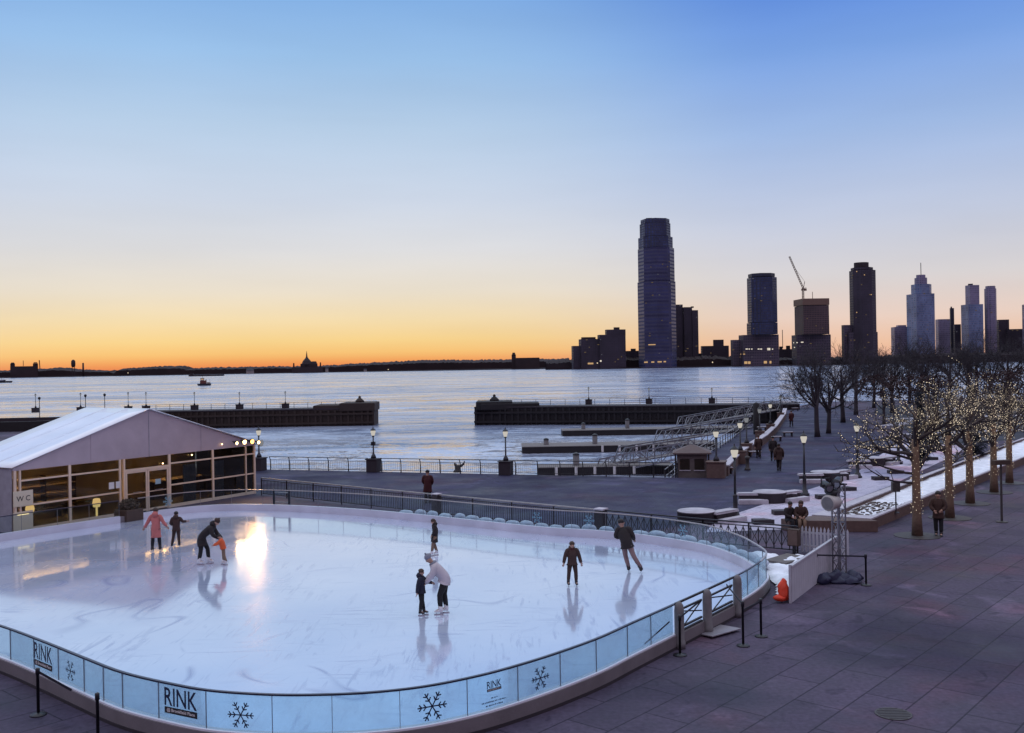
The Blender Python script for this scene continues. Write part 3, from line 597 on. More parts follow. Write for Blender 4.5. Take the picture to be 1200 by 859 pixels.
# low frame gate seen through the far glass
i0, i1 = far_i(336), far_i(317); a, b = OUT[i0], OUT[i1]; t = (b-a).normalized(); n_ = Vector((t.y, -t.x))*.3
fg = thing('service_gate', 'low dark tube frame gate behind the far glass near the tent', 'gate'); a, b = a+n_, b+n_
for q in (a, b): MB().bar((q.x, q.y, 0), (q.x, q.y, 1.12), .09).build('post', 'dark_rail', fg)
mb = MB()
for z in (.45, .95): mb.bar((a.x, a.y, z), (b.x, b.y, z), .05)
mb.build('cross_bar', 'handrail', fg)

# ------------------------------------------------------------------ tent
A0 = Vector((-22.6, 44.1)); TU = Vector((7.6, 12.7)); TL = TU.length; RZ = math.atan2(TU.y, TU.x)
tent = thing('pavilion_tent', 'white gabled marquee tent with glazed front and tan frames beside the rink', 'tent', (A0.x, A0.y, 0), RZ)
TM = Matrix.Translation((A0.x, A0.y, 0)) @ Matrix.Rotation(RZ, 4, 'Z'); TI = TM.inverted()
DEP, EZ, RG, FB = 5.0, 3.0, 5.28, 2.80
def tx(px, py=600):              # u along the front wall where a sight line meets it
    o = TI @ Vector((0, 0, H)); d = TI.to_3x3() @ ray(px, py); t = -o.y/d.y; q = o+d*t; return q.x, q.z
mid = TL/2
def roof_slab(u0, z0, u1, z1, y0, y1, th):
    mb = MB(); ny = 6; nu = 10; vs = []
    for j in range(ny+1):
        for i in range(nu+1):
            f_, g_ = i/nu, j/ny; sag = -.05*math.sin(math.pi*f_)*(math.sin(math.pi*g_*1.0))
            vs.append((u0+(u1-u0)*f_, y0+(y1-y0)*g_, z0+(z1-z0)*f_+sag))
    W_ = nu+1; fs = [(j*W_+i, j*W_+i+1, (j+1)*W_+i+1, (j+1)*W_+i) for j in range(ny) for i in range(nu)]
    o = len(vs); vs += [(x, y, z-th) for x, y, z in vs]; fs += [tuple(o+k for k in reversed(f)) for f in fs]
    rim = list(range(nu+1))+[j*W_+nu for j in range(1, ny+1)]+[ny*W_+i for i in range(nu-1, -1, -1)]+[j*W_ for j in range(ny-1, 0, -1)]
    for a, b in zip(rim, rim[1:]+rim[:1]): fs.append((a, b, b+o, a+o))
    return mb.add(vs, fs)
mb = roof_slab(-.12, EZ-.03, mid, RG, -.14, DEP+.14, .03); r2 = roof_slab(TL+.12, EZ-.03, mid+.001, RG, -.14, DEP+.14, .03); mb.add(r2.v, r2.f)
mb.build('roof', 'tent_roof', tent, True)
for y, nm in ((0, 'gable'), (DEP, 'gable')):
    mb = MB(); pl = [(0, FB), (TL, FB), (TL, EZ-.09), (mid, RG-.06), (0, EZ-.09)]
    vs = [(x, y-.03, z) for x, z in pl]+[(x, y+.03, z) for x, z in pl]
    mb.add(vs, [(0, 1, 2, 3, 4), (9, 8, 7, 6, 5)]+[(k, 5+k, 5+(k+1) % 5, (k+1) % 5) for k in range(5)]); mb.build(nm, 'tent_gable_shaded', tent)
for y_ in (DEP*.33, DEP*.67):
    MB().bar((-.1, y_, EZ-.02), (mid, y_, RG+.004), .035, .014).bar((mid, y_, RG+.004), (TL+.1, y_, EZ-.02), .035, .014).build('roof_strap', 'tent_roof', tent)
MB().bar((mid, -.045, FB), (mid, -.045, RG-.1), .035, .02).build('gable_seam', 'tent_side', tent)
for k, f_ in ((0, .27), (1, .73)): MB().bar((TL*f_, -.042, FB), (TL*f_, -.042, EZ-.12+(RG-EZ)*(1-abs(f_-.5)*2)), .012, .012).build('gable_seam', 'tent_gable_shaded', tent)
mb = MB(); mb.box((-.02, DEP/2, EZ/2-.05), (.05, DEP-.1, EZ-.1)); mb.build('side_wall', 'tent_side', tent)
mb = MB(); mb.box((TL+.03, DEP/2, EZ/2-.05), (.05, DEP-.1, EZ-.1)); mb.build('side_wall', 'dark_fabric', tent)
MB().box((mid, DEP-.08, FB/2), (TL-.2, .05, FB)).build('back_wall', 'tent_lining', tent)
MB().box((mid, DEP/2, .03), (TL-.1, DEP-.2, .05)).build('floor', 'tent_floor', tent)
ups = [(.1, .11), (.34, .08), (tx(82)[0], .13), (tx(141)[0], .1), (tx(146)[0], .09), (tx(199)[0], .14), (tx(250)[0], .12), (TL-.75, .07), (TL-.08, .12)]
for u, w in ups: MB().box((u, 0, FB/2), (w, .12, FB)).build('frame_post', 'tan_frame', tent, bevel=.006)
gl = [(ups[1][0], ups[2][0]), (ups[2][0], ups[3][0]), (ups[5][0], ups[6][0]), (ups[6][0], ups[7][0]), (ups[7][0], ups[8][0])]
for a, b in gl:
    for z in (2.32, 1.18): MB().box(((a+b)/2, 0, z), (b-a-.12, .07, .075)).build('transom', 'tan_frame', tent)
    MB().box(((a+b)/2, 0, .08), (b-a-.12, .07, .16)).build('transom', 'tan_frame', tent)
    MB().box(((a+b)/2, .01, FB/2), (b-a-.05, .012, FB-.05)).build('glazing', 'tent_glass', tent)
d0, d1 = ups[4][0], ups[5][0]
MB().box(((d0+d1)/2, 0, 2.2), (d1-d0-.1, .11, .12)).build('door_head', 'tan_frame', tent)
MB().box(((d0+d1)/2, .01, 2.53), (d1-d0-.1, .012, .52)).build('glazing', 'tent_glass', tent)
dm = (d0+d1)/2
for a, b in ((d0+.07, dm-.01), (dm+.01, d1-.07)):
    mb = MB()
    for u in (a+.05, b-.05): mb.box((u, -.01, 1.07), (.09, .06, 2.12))
    for z in (2.09, .1, 1.0): mb.box(((a+b)/2, -.01, z), (b-a-.18, .05, .09 if z != 1. else .04))
    dr = mb.build('door', 'tan_frame', tent)
    MB().box(((a+b)/2, 0, 1.08), (b-a-.16, .01, 1.96)).build('door_glass', 'tent_glass', dr)
    MB().bar(((a+b)/2-.25, -.07, 1.06), ((a+b)/2+.25, -.07, 1.06), .03).build('handle', 'steel', dr)
def tw(u, y, z): return TM @ Vector((u, y, z))
def tent_sheet(name, label, cat, px, py, w, h, m, y=-.08, th=.012):
    u, z = tx(px, py); p = tw(u, y, z); t = thing(name, label, cat, p, RZ); MB().box((0, 0, 0), (w, th, h)).build('sheet', m, t); return t
ws = tent_sheet('toilet_sign', 'cream board lettered WC at the left end of the tent front', 'sign', 26, 584, .95, .70, 'sign_cream')
q = fit(text_mesh('W C', .4, .004), .66, .24)
o = MB(); o.add([(x, -.0085, y) for x, y in q.v], q.f); o.build('lettering', 'ink_black', ws)
ws2 = tent_sheet('cream_panel', 'tall cream panel below the WC board at the tent front', 'panel', 26, 610, .95, .85, 'sign_cream')
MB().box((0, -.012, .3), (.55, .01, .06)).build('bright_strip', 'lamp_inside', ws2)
tent_sheet('paper_notice', 'white paper notice on tent glass, left one of the two beside the door', 'notice', 129.5, 569, .3, .33, 'paper')
tent_sheet('paper_notice', 'white paper notice on tent glass, next to the door frame', 'notice', 137, 568, .24, .33, 'paper')
tent_sheet('paper_notice', 'pale blue notice on the right leaf of the tent door', 'notice', 184, 564, .34, .26, 'decal_pale')
for px, lb in ((229, 'blue upright panel inside the tent just right of the door'), (262, 'blue upright panel inside the tent near its right corner')):
    u, _ = tx(px, 570); p = tw(u, .45, .06); t = thing('display_panel', lb, 'panel', p, RZ); MB().box((0, 0, 1.02), (.85, .06, 2.04)).build('board', 'blue_panel', t, bevel=.01)
    mb = MB(); mb.box((-.35, 0, .02), (.06, .5, .04)); mb.box((.35, 0, .02), (.06, .5, .04)); mb.build('foot', 'black_metal', t)
for k, (u, y, lb) in enumerate(((3.2, 2.6, 'low brown bench inside the tent behind the left glazing'), (5.6, 3.2, 'low brown bench inside the tent left of the door'))):
    p = tw(u, y, .055); t = thing('bench', lb, 'bench', p, RZ); MB().box((0, 0, .44), (1.9, .4, .06)).build('seat', 'timber_brown', t)
    for s_ in (-.8, .8): MB().box((s_, 0, .2), (.08, .36, .41)).build('leg', 'black_metal', t)
for px, py, z, lb in ((121, 600, .72, 'glowing paper lantern just inside the tent glazing left of the entrance'), (43, 612, .9, 'small glowing lantern inside the tent near the cream panel')):
    u, _ = tx(px, py); p = tw(u, .5, z-.2); t = thing('lantern', lb, 'lantern', p, RZ); MB().lathe([(.05, -.5+.0), (.05, 0), (.16, .02), (.2, .2), (.16, .42), (.05, .45)]).build('shade', 'lamp_inside', t, True)
for u, lb in ((3.6, 'warm strip light under the tent roof, left half'), (10.6, 'warm strip light under the tent roof, right half')):
    p = tw(u, 2.2, 2.78); t = thing('strip_light', lb, 'ceiling light', p, RZ, 'strip lights inside the tent'); MB().box((0, 0, .03), (3.6, .16, .05)).build('housing', 'steel', t); MB().box((0, 0, 0), (3.5, .12, .03)).build('tube', 'strip_glow', t)
for px, py, lb in ((189, 543, 'tiny lit lamp above the right leaf of the tent door'), (223, 533, 'tiny lit lamp under the gable right of the tent door'), (258.5, 520.5, 'tiny lit lamp on the gable fabric near the floodlights')):
    u, z = tx(px, py); p = tw(u, -.12, z); t = thing('eave_lamp', lb, 'lamp', p, RZ); MB().ball((0, 0, 0), .035, 8, 6).build('globe', 'flood_white', t, True); MB().bar((0, .1, .02), (0, 0, .03), .02).build('bracket', 'black_metal', t)
p = tw(11.6, 3.2, .055); t = thing('counter', 'brown hire counter with a pale top deep inside the tent', 'counter', p, RZ); MB().box((0, 0, .5), (3.2, .7, 1.0)).build('body', 'timber_brown', t); MB().box((0, 0, 1.03), (3.4, .85, .06)).build('top', 'tan_frame', t)
p = tw(4.4, 4.4, .055); t = thing('shoe_rack', 'tall dark shelf rack against the back of the tent', 'rack', p, RZ)
for k in range(5): MB().box((0, 0, .15+k*.42), (3.4, .4, .04)).build('shelf', 'tan_frame', t)
for x_ in (-1.7, 0, 1.7): MB().box((x_, 0, .95), (.06, .4, 1.9)).build('upright', 'timber_brown', t)
# floodlights under the right eave
fl = [(272, 518.5, .09, 'flood_white', 'small lit white floodlight, left end of the row under the tent eave'), (281, 517, .14, 'flood_white', 'biggest lit white floodlight under the right tent eave'),
      (290, 516.5, .135, 'flood_warm', 'lit amber floodlight under the right tent eave'), (297.5, 517.5, .10, 'flood_white', 'lit floodlight at the corner post of the tent')]
for px, py, r_, m_, lb in fl:
    u, z = tx(px, py); p = tw(u, -.32, z); t = thing('floodlight', lb, 'floodlight', p, RZ, 'floodlights under the tent eave')
    MB().loft([(0, .16, .02), (0, .04, 0), (0, -.05, -.03)], [r_*.6, r_*.95, r_*1.05], 14).build('housing', 'black_metal', t, True)
    MB().ball((0, -.06, -.03), (r_, .04, r_), 12, 6).build('lens', m_, t, True); MB().bar((0, .1, .02), (0, .30, .06), .03).build('bracket', 'black_metal', t)
    li = bpy.data.lights.new('flood', 'SPOT'); li.energy = 330 if 'warm' in m_ else 60; li.color = (1, .48, .17) if 'warm' in m_ else (1, .62, .30); li.spot_size = R(150); li.spot_blend = .6; li.shadow_soft_size = .32 if 'warm' in m_ else .22
    lo = bpy.data.objects.new('flood', li); COL.objects.link(lo); q = tw(u, -.5, z-.05); lo.location = q; lo.rotation_euler = (Vector((-4, 33, 0))-q).to_track_quat('-Z', 'Y').to_euler()
p = tw(TL+.35, -.1, 2.9); t = thing('floodlight', 'round pale unlit lamp on a bracket just outside the tent corner', 'floodlight', p, RZ)
MB().loft([(0, .1, 0), (0, 0, 0), (0, -.05, 0)], [.1, .19, .2], 14).build('housing', 'steel', t, True); MB().ball((0, -.06, 0), (.18, .04, .18)).build('lens', 'globe_dim', t, True); MB().bar((0, .05, -.02), (-.38, .1, -.05), .04).build('bracket', 'black_metal', t)
# ladder frame / pole at the tent's right corner, a planter at the entrance
p = G(151, 611); pl = thing('planter', 'square dark planter with a bushy brown shrub at the rink entrance', 'planter', (p.x, p.y, 0), RZ)
mb = MB(); mb.box((0, 0, .3), (.95, .95, .6)); mb.build('box', 'box_brown', pl, bevel=.03)
mb = MB(); random.seed(11)
for k in range(700):
    v = Vector((random.gauss(0, 1), random.gauss(0, 1), random.gauss(0, 1))).normalized()*random.uniform(.4, 1)**.5; c = Vector((v.x*.5, v.y*.5, .78+v.z*.32)); e = Vector((random.gauss(0, 1), random.gauss(0, 1), random.gauss(0, 1))).normalized()*.07; g_ = e.cross(v).normalized()*.03
    mb.add([c-e, c+g_, c+e, c-g_], [(0, 1, 2, 3)])
mb.build('shrub', 'shrub_leaf', pl)

# ------------------------------------------------------------------ lamps
def lantern(t, z, s=1., lit=True):
    MB().lathe([(.05*s, z), (.09*s, z+.05*s), (.09*s, z+.09*s)], n=10).build('collar', 'black_metal', t, True)
    MB().lathe([(.10*s, z+.09*s), (.17*s, z+.32*s), (.175*s, z+.40*s), (.12*s, z+.45*s)], n=10).build('globe', 'globe_lit' if lit else 'globe_dim', t, True)
    MB().lathe([(.2*s, z+.44*s), (.19*s, z+.47*s), (.09*s, z+.57*s), (.03*s, z+.62*s), (.035*s, z+.66*s), (.008*s, z+.74*s)], n=10).build('cap', 'black_metal', t, True)
def lamp(label, loc, hgt=3.46, group='tall black lamp posts along the terrace', lit=True):
    t = thing('lamp_post', label, 'lamp post', loc, 0, group)
    MB().lathe([(.26, 0), (.26, .12), (.2, .16), (.17, .3), (.11, .34), (.095, 1.0), (.12, 1.04), (.07, 1.1), (.062, 1.14)], n=12).build('base', 'black_metal', t, True)
    MB().lathe([(.06, 1.1), (.048, hgt-.74)], n=10).build('post', 'black_metal', t, True); lantern(t, hgt-.74, 1., lit); return t
lamp('tall black lamp post behind the ornamental railing, nearest the rink', G(862, 608))
lamp('tall black lamp post standing at the snowy terrace edge right of the stone benches', G(943, 581))
lamp('tall black lamp post half hidden by the branches strung with lights', G(1005, 560))
lamp('dark lamp post behind the first lit tree trunk', G(1053, 544), lit=False)
lamp('farthest dark lamp post of the terrace, between the second and third lit trees', G(1093, 530), lit=False)
def plamp(label, x, y, hgt=3.15, pw=.78, ph=.85, lit=True, group='lamps on square granite pedestals along the basin', pm='granite_dark', z=0., s=1.):
    t = thing('pedestal_lamp', label, 'lamp post', (x, y, z), R(-18), group)
    mb = MB(); mb.box((0, 0, ph/2), (pw, pw, ph)); mb.build('pedestal', pm, t, bevel=.03); MB().box((0, 0, ph+.04), (pw+.1, pw+.1, .08)).build('pedestal_cap', pm, t, bevel=.02)
    MB().lathe([(.2*s, ph+.08), (.16*s, ph+.25), (.07*s, ph+.4), (.055*s, ph+.45), (.045*s, hgt-.72*s)], n=10).build('post', 'black_metal', t, True); lantern(t, hgt-.74*s, s, lit); return t
p = G(438, 553); w1 = plamp('pedestal lamp on the quay with a small camera box on its pole', p.x, p.y)
MB().box((.0, .0, 1.95), (.26, .2, .26)).build('camera_box', 'black_metal', w1)
p2 = G(593, 556.5); plamp('pedestal lamp on the quay with lit globe above the middle of the rink', p2.x, p2.y)
plamp('lamp rising behind the right corner of the tent', -18.1, 69.6)
plamp('pedestal lamp on a brown granite block right of the dock hut', 12.55, 60.6, pm='granite_brown', pw=1.1, ph=.95)
plamp('pedestal lamp with a lit globe on the esplanade wall, second beyond the dock hut', *AY(867, 490, 68.5).xy, pm='granite_brown')
plamp('pedestal lamp close beside the lit one on the esplanade wall, slightly farther', *AY(874.5, 487, 74.5).xy, pm='granite_brown', lit=False)
plamp('pedestal lamp at the middle of the esplanade wall with a pale globe', *AY(890, 477, 87.5).xy, pm='granite_brown', lit=False)
plamp('pedestal lamp with a lit globe toward the far end of the esplanade wall', *AY(902.5, 472, 96.5).xy, pm='granite_brown')
plamp('dark unlit pedestal lamp, farthest on the esplanade wall', *AY(914.5, 463, 117).xy, pm='granite_brown', lit=False)

# ------------------------------------------------------------------ quay railings
def quay_rail(label, a, b, h=.95, z=0.):
    r_ = thing('quay_railing', label, 'railing', group='railings along the quay'); a, b = Vector((*a, z)), Vector((*b, z)); L_ = (b-a).length; d = (b-a)/L_; w = Vector((-d.y, d.x, 0))
    if w.y < 0: w = -w
    n_ = max(1, round(L_/1.55))
    for k in range(n_+1):
        p = a+d*L_*k/n_
        MB().loft([p, p+Vector((0, 0, .5)), p-w*.05+Vector((0, 0, .78)), p-w*.16+Vector((0, 0, h))], [(.04, .05), (.035, .045), (.03, .04), (.028, .03)], 6).build('post', 'dark_rail', r_)
    mt = MB(); mt.bar(a-w*.16+Vector((0, 0, h)), b-w*.16+Vector((0, 0, h)), .055, .045); mt.build('top_rail', 'dark_rail', r_)
    mb = MB()
    for zz in (.12, .72): mb.bar(a+Vector((0, 0, zz)), b+Vector((0, 0, zz)), .03)
    k = .07
    while k < L_: p = a+d*k; mb.bar(p+Vector((0, 0, .12)), p+Vector((0, 0, .72)), .014); k += .14
    mb.build('infill', 'dark_rail', r_); return r_
q = Vector(QUAY[1]); e = (Vector(QUAY[2])-q); qd = e.normalized(); qp = lambda s_: q+qd*s_+Vector((.05, -.15))
s1 = (p-p).length
def sproj(P): return (Vector((P.x, P.y))-q).dot(qd)
sA, sB = sproj(G(438, 553)), sproj(p2)
quay_rail('curved post railing on the quay from the tent to the camera lamp', qp(.6), qp(sA-.5)); quay_rail('curved post railing on the quay between the two pedestal lamps', qp(sA+.5), qp(sB-.5))
quay_rail('curved post railing on the quay from the globe lamp to the dock hut', qp(sB+.5), qp(e.length-.4))
p = G(536, 553.5); bo = thing('mooring_cleat', 'dark mooring cleat with two curved horns behind the quay railing', 'cleat', (p.x, p.y+.1, 0))
MB().lathe([(.3, 0), (.26, .1), (.16, .2), (.2, .42), (.1, .5)]).build('base', 'iron', bo, True)
mb = MB(); mb.loft([(0, 0, .38), (.25, 0, .42), (.42, 0, .55), (.5, 0, .75)], [.1, .09, .07, .03], 8); mb.loft([(0, 0, .38), (-.14, 0, .5), (-.2, 0, .66)], [.1, .09, .04], 8); mb.build('horn', 'iron', bo, True)
# esplanade wall with pale coping
ew = thing('esplanade_wall', 'brown granite wall with pale coping between esplanade and basin', 'wall')
MB().sweep([(13.3, 61.2)]+EDGE[1:5]+[(36.8, 132)], -.25, .1, 0, .62).build('wall_body', 'granite_brown', ew); MB().sweep([(13.3, 61.2)]+EDGE[1:5]+[(36.8, 132)], -.32, .17, .622, .70).build('coping', 'stone_pale', ew)
def pipe_rail(label, pts, z, h, cat='railing'):
    r_ = thing('walkway_railing', label, cat); mb = MB(); mp_ = MB()
    for a, b in zip(pts, pts[1:]):
        a, b = Vector((*a, z)), Vector((*b, z)); n_ = max(1, round((b-a).length/1.8))
        for zz in (h, h*.55, h*.2): mb.bar(a+Vector((0, 0, zz)), b+Vector((0, 0, zz)), .05)
        for k in range(n_+1): q_ = a.lerp(b, k/n_); MB().bar(q_, q_+Vector((0, 0, h)), .06).build('post', 'dark_rail', r_)
    mb.build('rail_bars', 'handrail', r_); return r_
pipe_rail('pale pipe railing along the lower walkway beside the basin', off(EDGE[:5], 4.0), -.55, 1.0)
random.seed(21)
# planters on the esplanade wall, dark clipped
pts = [Vector(x) for x in EDGE[:5]]
# ------------------------------------------------------------------ dock hut, docks, gangways
hx_, hy_ = 11.35, 62.3
hut = thing('dock_hut', 'small dark timber dock hut with hipped brown roof at the corner of the basin', 'hut', (hx_, hy_, -1.2), R(-10))
struct(MB().prism([(9.6, 61.3), (13.4, 60.6), (14.6, 63.9), (9.9, 64.6)], -3.5, -1.2), 'hut_landing', 'dock_deck')
MB().box((0, 0, 1.3), (1.85, 1.7, 2.6)).build('wall', 'hut_wall', hut)
MB().stack([(2.6, [(-1.2, -1.1), (1.2, -1.1), (1.2, 1.1), (-1.2, 1.1)]), (2.68, [(-1.2, -1.1), (1.2, -1.1), (1.2, 1.1), (-1.2, 1.1)]), (3.12, [(-.12, -.1), (.12, -.1), (.12, .1), (-.12, .1)])]).build('roof', 'hut_roof', hut)
for x in (-.45, .45): w_ = MB().box((x, -.86, 1.95), (.6, .03, .7)).build('window', 'tent_glass', hut); MB().box((x, -.885, 1.57), (.7, .05, .06)).build('sill', 'stone_pale', w_)
for x in (-1.02, 1.02): MB().box((x, -.95, 1.3), (.1, .1, 2.6)).build('corner_post', 'timber_dark', hut)
def dock(label, x0, x1, y, dep, fend):
    t = thing('floating_dock', label, 'dock', (0, 0, 0), group='floating docks in the basin')
    MB().box(((x0+x1)/2, y+dep/2, -1.72), (x1-x0, dep, .75)).build('pontoon', 'timber_dark', t, bevel=.05); MB().box(((x0+x1)/2, y+dep/2, -1.31), (x1-x0+.1, dep+.1, .07)).build('deck', 'dock_deck', t)
    for x in fend: MB().box((x, y-.05, -1.62), (.24, .1, .66)).build('fender', 'fender', t, bevel=.02)
dock('nearest floating dock in the basin with pale fender posts', 2.0, 13.2, 80.5, 2.6, [AY(x, 553, 80.5).x for x in (652, 675, 697, 720, 743)])
dock('middle floating dock in the basin, the longest', .9, 21, 101, 4.6, [AY(x, 528, 101).x for x in (706, 726, 746, 766)])
dock('farthest floating dock before the right breakwater', 6.3, 34, 124.5, 4.0, [])
for px, pt, Y, lb in ((675, 530, 81.6, 'grey mooring pile through the nearest floating dock'), (640, 513, 103, 'grey mooring pile at the left end of the middle dock'), (697, 508, 103, 'tall grey mooring pile in the middle of the middle dock'), (683.5, 495, 126.5, 'short mooring pile at the left of the farthest dock'), (735, 490.5, 126.5, 'tall mooring pile at the middle of the farthest dock')):
    a = AY(px, pt, Y); t = thing('mooring_pile', lb, 'pile', (a.x, Y, -3), 0, 'mooring piles in the basin'); hh = a.z+3
    MB().lathe([(.27, 0), (.27, hh-.2)], n=12).build('shaft', 'pile', t, True); MB().lathe([(.3, hh-.2), (.28, hh-.12), (.05, hh)], n=12).build('cap', 'black_metal', t, True)
def gangway(label, a, b, w=1.3, h=1.25):
    t = thing('gangway', label, 'gangway', group='truss gangways down to the docks'); a, b = Vector(a), Vector(b); d = (b-a); L_ = d.length; d.normalize(); s_ = Vector((-d.y, d.x, 0)).normalized()*w/2; u = Vector((0, 0, h))
    mb = MB(); mb.bar(a, b, w, .08); mb.build('deck', 'dock_deck', t); n_ = max(6, round(L_/1.4))
    for sg in (-1, 1):
        mb = MB(); mb.bar(a+s_*sg+u*.0, b+s_*sg, .11); mb.bar(a+s_*sg+u+d*.6, b+s_*sg+u-d*.3, .10); mb.bar(a+s_*sg+u*.5+d*.4, b+s_*sg+u*.5, .035)
        mb.bar(a+s_*sg, a+s_*sg+u+d*.6, .08)
        for k in range(n_):
            p, q_ = a.lerp(b, k/n_)+s_*sg, a.lerp(b, (k+1)/n_)+s_*sg; mb.bar(q_, q_+u, .06); mb.bar(p+u if k % 2 else p, q_ if k % 2 else q_+u, .055)
        mb.build('truss_side', 'steel', t)
gangway('nearest truss gangway sloping from the walkway behind the dock hut', AY(722, 543, 83), (17.4, 86, -.4)); gangway('middle truss gangway sloping to the middle dock', AY(771, 519, 103.5), (27.0, 112, -.4)); gangway('farthest truss gangway against the right breakwater', AY(797, 501, 126), (38.5, 142, .1))
gangway('steep short gangway on the nearest dock', AY(700, 556, 83) , (14.2, 78.6, -.45))

# ------------------------------------------------------------------ breakwaters
def bwater(label, x0, x1, y0, y1, ends, m):
    t = thing('breakwater', label, 'breakwater'); a, b = Vector((x0, y0)), Vector((x1, y1)); d = (b-a).normalized()
    MB().sweep([a, b], -2.6, 2.6, -4, .62).build('wall', m, t); MB().sweep([a, b], -2.75, 2.75, .622, .82).build('coping', 'granite_dark', t)
    nv_ = Vector((d.y, -d.x)); mb = MB(); k = .3; rb = random.Random(int(x0))
    if nv_.y > 0: nv_ = -nv_
    while k < (b-a).length: q_ = a+d*k+nv_*2.72; mb.box((q_.x, q_.y, -1.7+rb.uniform(-.05, .05)), (rb.uniform(.26, .36), .26, 4.5), math.atan2(d.y, d.x)); k += rb.uniform(.8, 1.3)
    q0, q1 = a+nv_*2.9, b+nv_*2.9; mb.bar((q0.x, q0.y, -.1), (q1.x, q1.y, -.1), .12, .3); mb.bar((q0.x, q0.y, -1.5), (q1.x, q1.y, -1.5), .12, .3); mb.build('timber_facing', m, t)
    for e in ends:
        c = a if e == 0 else b; s_ = 1 if e == 0 else -1; c = c+d*s_*2.6
        MB().box((c.x, c.y, .95), (5.6, 5.9, 1.3)).build('end_block', m, t, bevel=.15); c2 = c+d*s_*2.5
        MB().box((c2.x, c2.y, .8), (9.0, 5.4, 1.0)).build('end_block', m, t, bevel=.15)
        MB().lathe([(.75, 1.6), (.7, 1.85), (.4, 2.15), (.2, 2.3), (.22, 2.5), (.05, 2.65)], (c.x, c.y, 0), 12).build('finial', m, t, True)
    n_ = int((b-a).length/2.2); mb = MB()
    for k in range(n_+1): q_ = a.lerp(b, k/n_); mb.bar((q_.x, q_.y+1, .8), (q_.x, q_.y+1, 1.75), .06)
    for z in (1.1, 1.4, 1.72): mb.bar((a.x, a.y+1, z), (b.x, b.y+1, z), .045)
    mb.build('railing', 'dark_rail', t)
bwater('long left breakwater of dark brown timber closing the basin', -60, -22, 157.5, 157.5, [1], 'timber_brown')
bwater('right breakwater of black timber joining the esplanade', -5.4, 42, 153.5, 144, [0], 'timber_dark')
names = ['leftmost', 'second', 'third', 'fourth', 'fifth', 'sixth', 'seventh']
for k, (px, py) in enumerate(((39, 461), (92, 460), (148, 459), (169, 459), (226, 459), (279, 459), (333, 458))):
    a = AY(px, py, 157.5); lb = ['small lamp on the left breakwater, first from the left edge', 'small lamp on the left breakwater above the tent roof edge', 'small lamp directly left of the tent peak on the breakwater', 'small lamp rising exactly above the tent peak', 'small lamp on the left breakwater below the tug boat, to its left', 'small lamp on the left breakwater right below the tug wake', 'small lamp on the left breakwater nearest its open end'][k]
    plamp(lb, a.x, 158.2, a.z-.82, .9, .7, False, 'lamps along the breakwaters', z=.82, s=.8)
for px, py, Y, lb in ((690, 453, 152, 'small lamp on the right breakwater nearest its open end'), (761, 453.5, 150.5, 'small lamp in the middle of the right breakwater'), (835, 454, 148.5, 'small lamp on the right breakwater nearest the esplanade')):
    a = AY(px, py, Y); plamp(lb, a.x, Y+.6, a.z-.82, .9, .7, False, 'lamps along the breakwaters', z=.82, s=.8)
for px, py, lb in ((46, 465, 'short thin post lamp on the south quay beside the leftmost breakwater lamp'), (100, 462, 'thin post lamp on the south quay left of the tent ridge'), (122.5, 461, 'thin post lamp on the south quay above the tent ridge end')):
    a = AY(px, py, 140); t = thing('post_lamp', lb, 'lamp post', (a.x, 140, 0)); MB().lathe([(.14, 0), (.06, .3), (.05, a.z-.4)]).build('post', 'black_metal', t, True); MB().lathe([(.12, a.z-.4), (.2, a.z-.15), (.08, a.z)]).build('head', 'black_metal', t, True)
# south quay clutter: low walls
sq = thing('terrace_wall', 'dark low stepped terrace wall on the south quay left of the tent', 'wall')
MB().sweep([(-95, 118), (-60, 122), (-52, 130)], -.4, .4, 0, 1.2).build('wall_body', 'timber_dark', sq); MB().sweep([(-95, 137), (-56, 140)], -.4, .4, 0, .9).build('wall_body', 'granite_dark', sq); MB().sweep([(-95, 104), (-62, 106)], -.4, .4, 0, .8).build('wall_body', 'granite_dark', sq)

# ------------------------------------------------------------------ terrace furniture
def table(label, px, py, rz, s=1.):
    p = G(px, py); t = thing('stone_table', label, 'table', (p.x, p.y, 0), rz, 'snow topped round stone tables on the esplanade')
    MB().lathe([(.80, 0), (.84, .04), (.84, .44), (.86, .46), (.86, .5)], n=28).build('pedestal', 'granite_dark', t, True); MB().box((1.0, .3, .19), (.8, .6, .38)).build('side_block', 'granite_dark', t, bevel=.02)
    MB().lathe([(.84, .501), (.85, .52), (.82, .54), (.02, .55)], n=28).build('snow_cap', 'snow_dirty', t, True); MB().box((1.0, .3, .395), (.77, .57, .03)).build('snow_cap', 'snow_dirty', t, bevel=.015)
def bench(label, px, py, rz, w=1.45, group='snow dusted stone benches on the esplanade'):
    p = G(px, py); t = thing('stone_bench', label, 'bench', (p.x, p.y, 0), rz, group)
    MB().box((0, 0, .21), (w*.86, .42, .34)).build('plinth', 'granite_dark', t, bevel=.015); MB().box((0, 0, .43), (w, .5, .08)).build('seat', 'stone_pale', t, bevel=.015); MB().box((0, 0, .495), (w*.96, .5, .03)).build('snow_cap', 'snow_dirty', t, bevel=.012)
    MB().box((0, -.5, .1), (w, .4, .2)).build('step', 'stone_pale', t, bevel=.01); MB().box((0, -.5, .215), (w*.97, .36, .03)).build('snow_cap', 'snow_dirty', t, bevel=.01)
table('round snow topped stone table left of the lamp nearest the railing', 816, 612, R(-4)); bench('low stone bench right of the table behind the railing', 848, 611, R(40), 1.6)
table('round snow topped stone table between the two nearest lamps', 902, 588, R(-4)); bench('two step stone bench left of the middle round table', 881, 589, R(-5)); bench('stone bench right of the middle round table beside the lamp', 925, 587, R(35), 1.5)
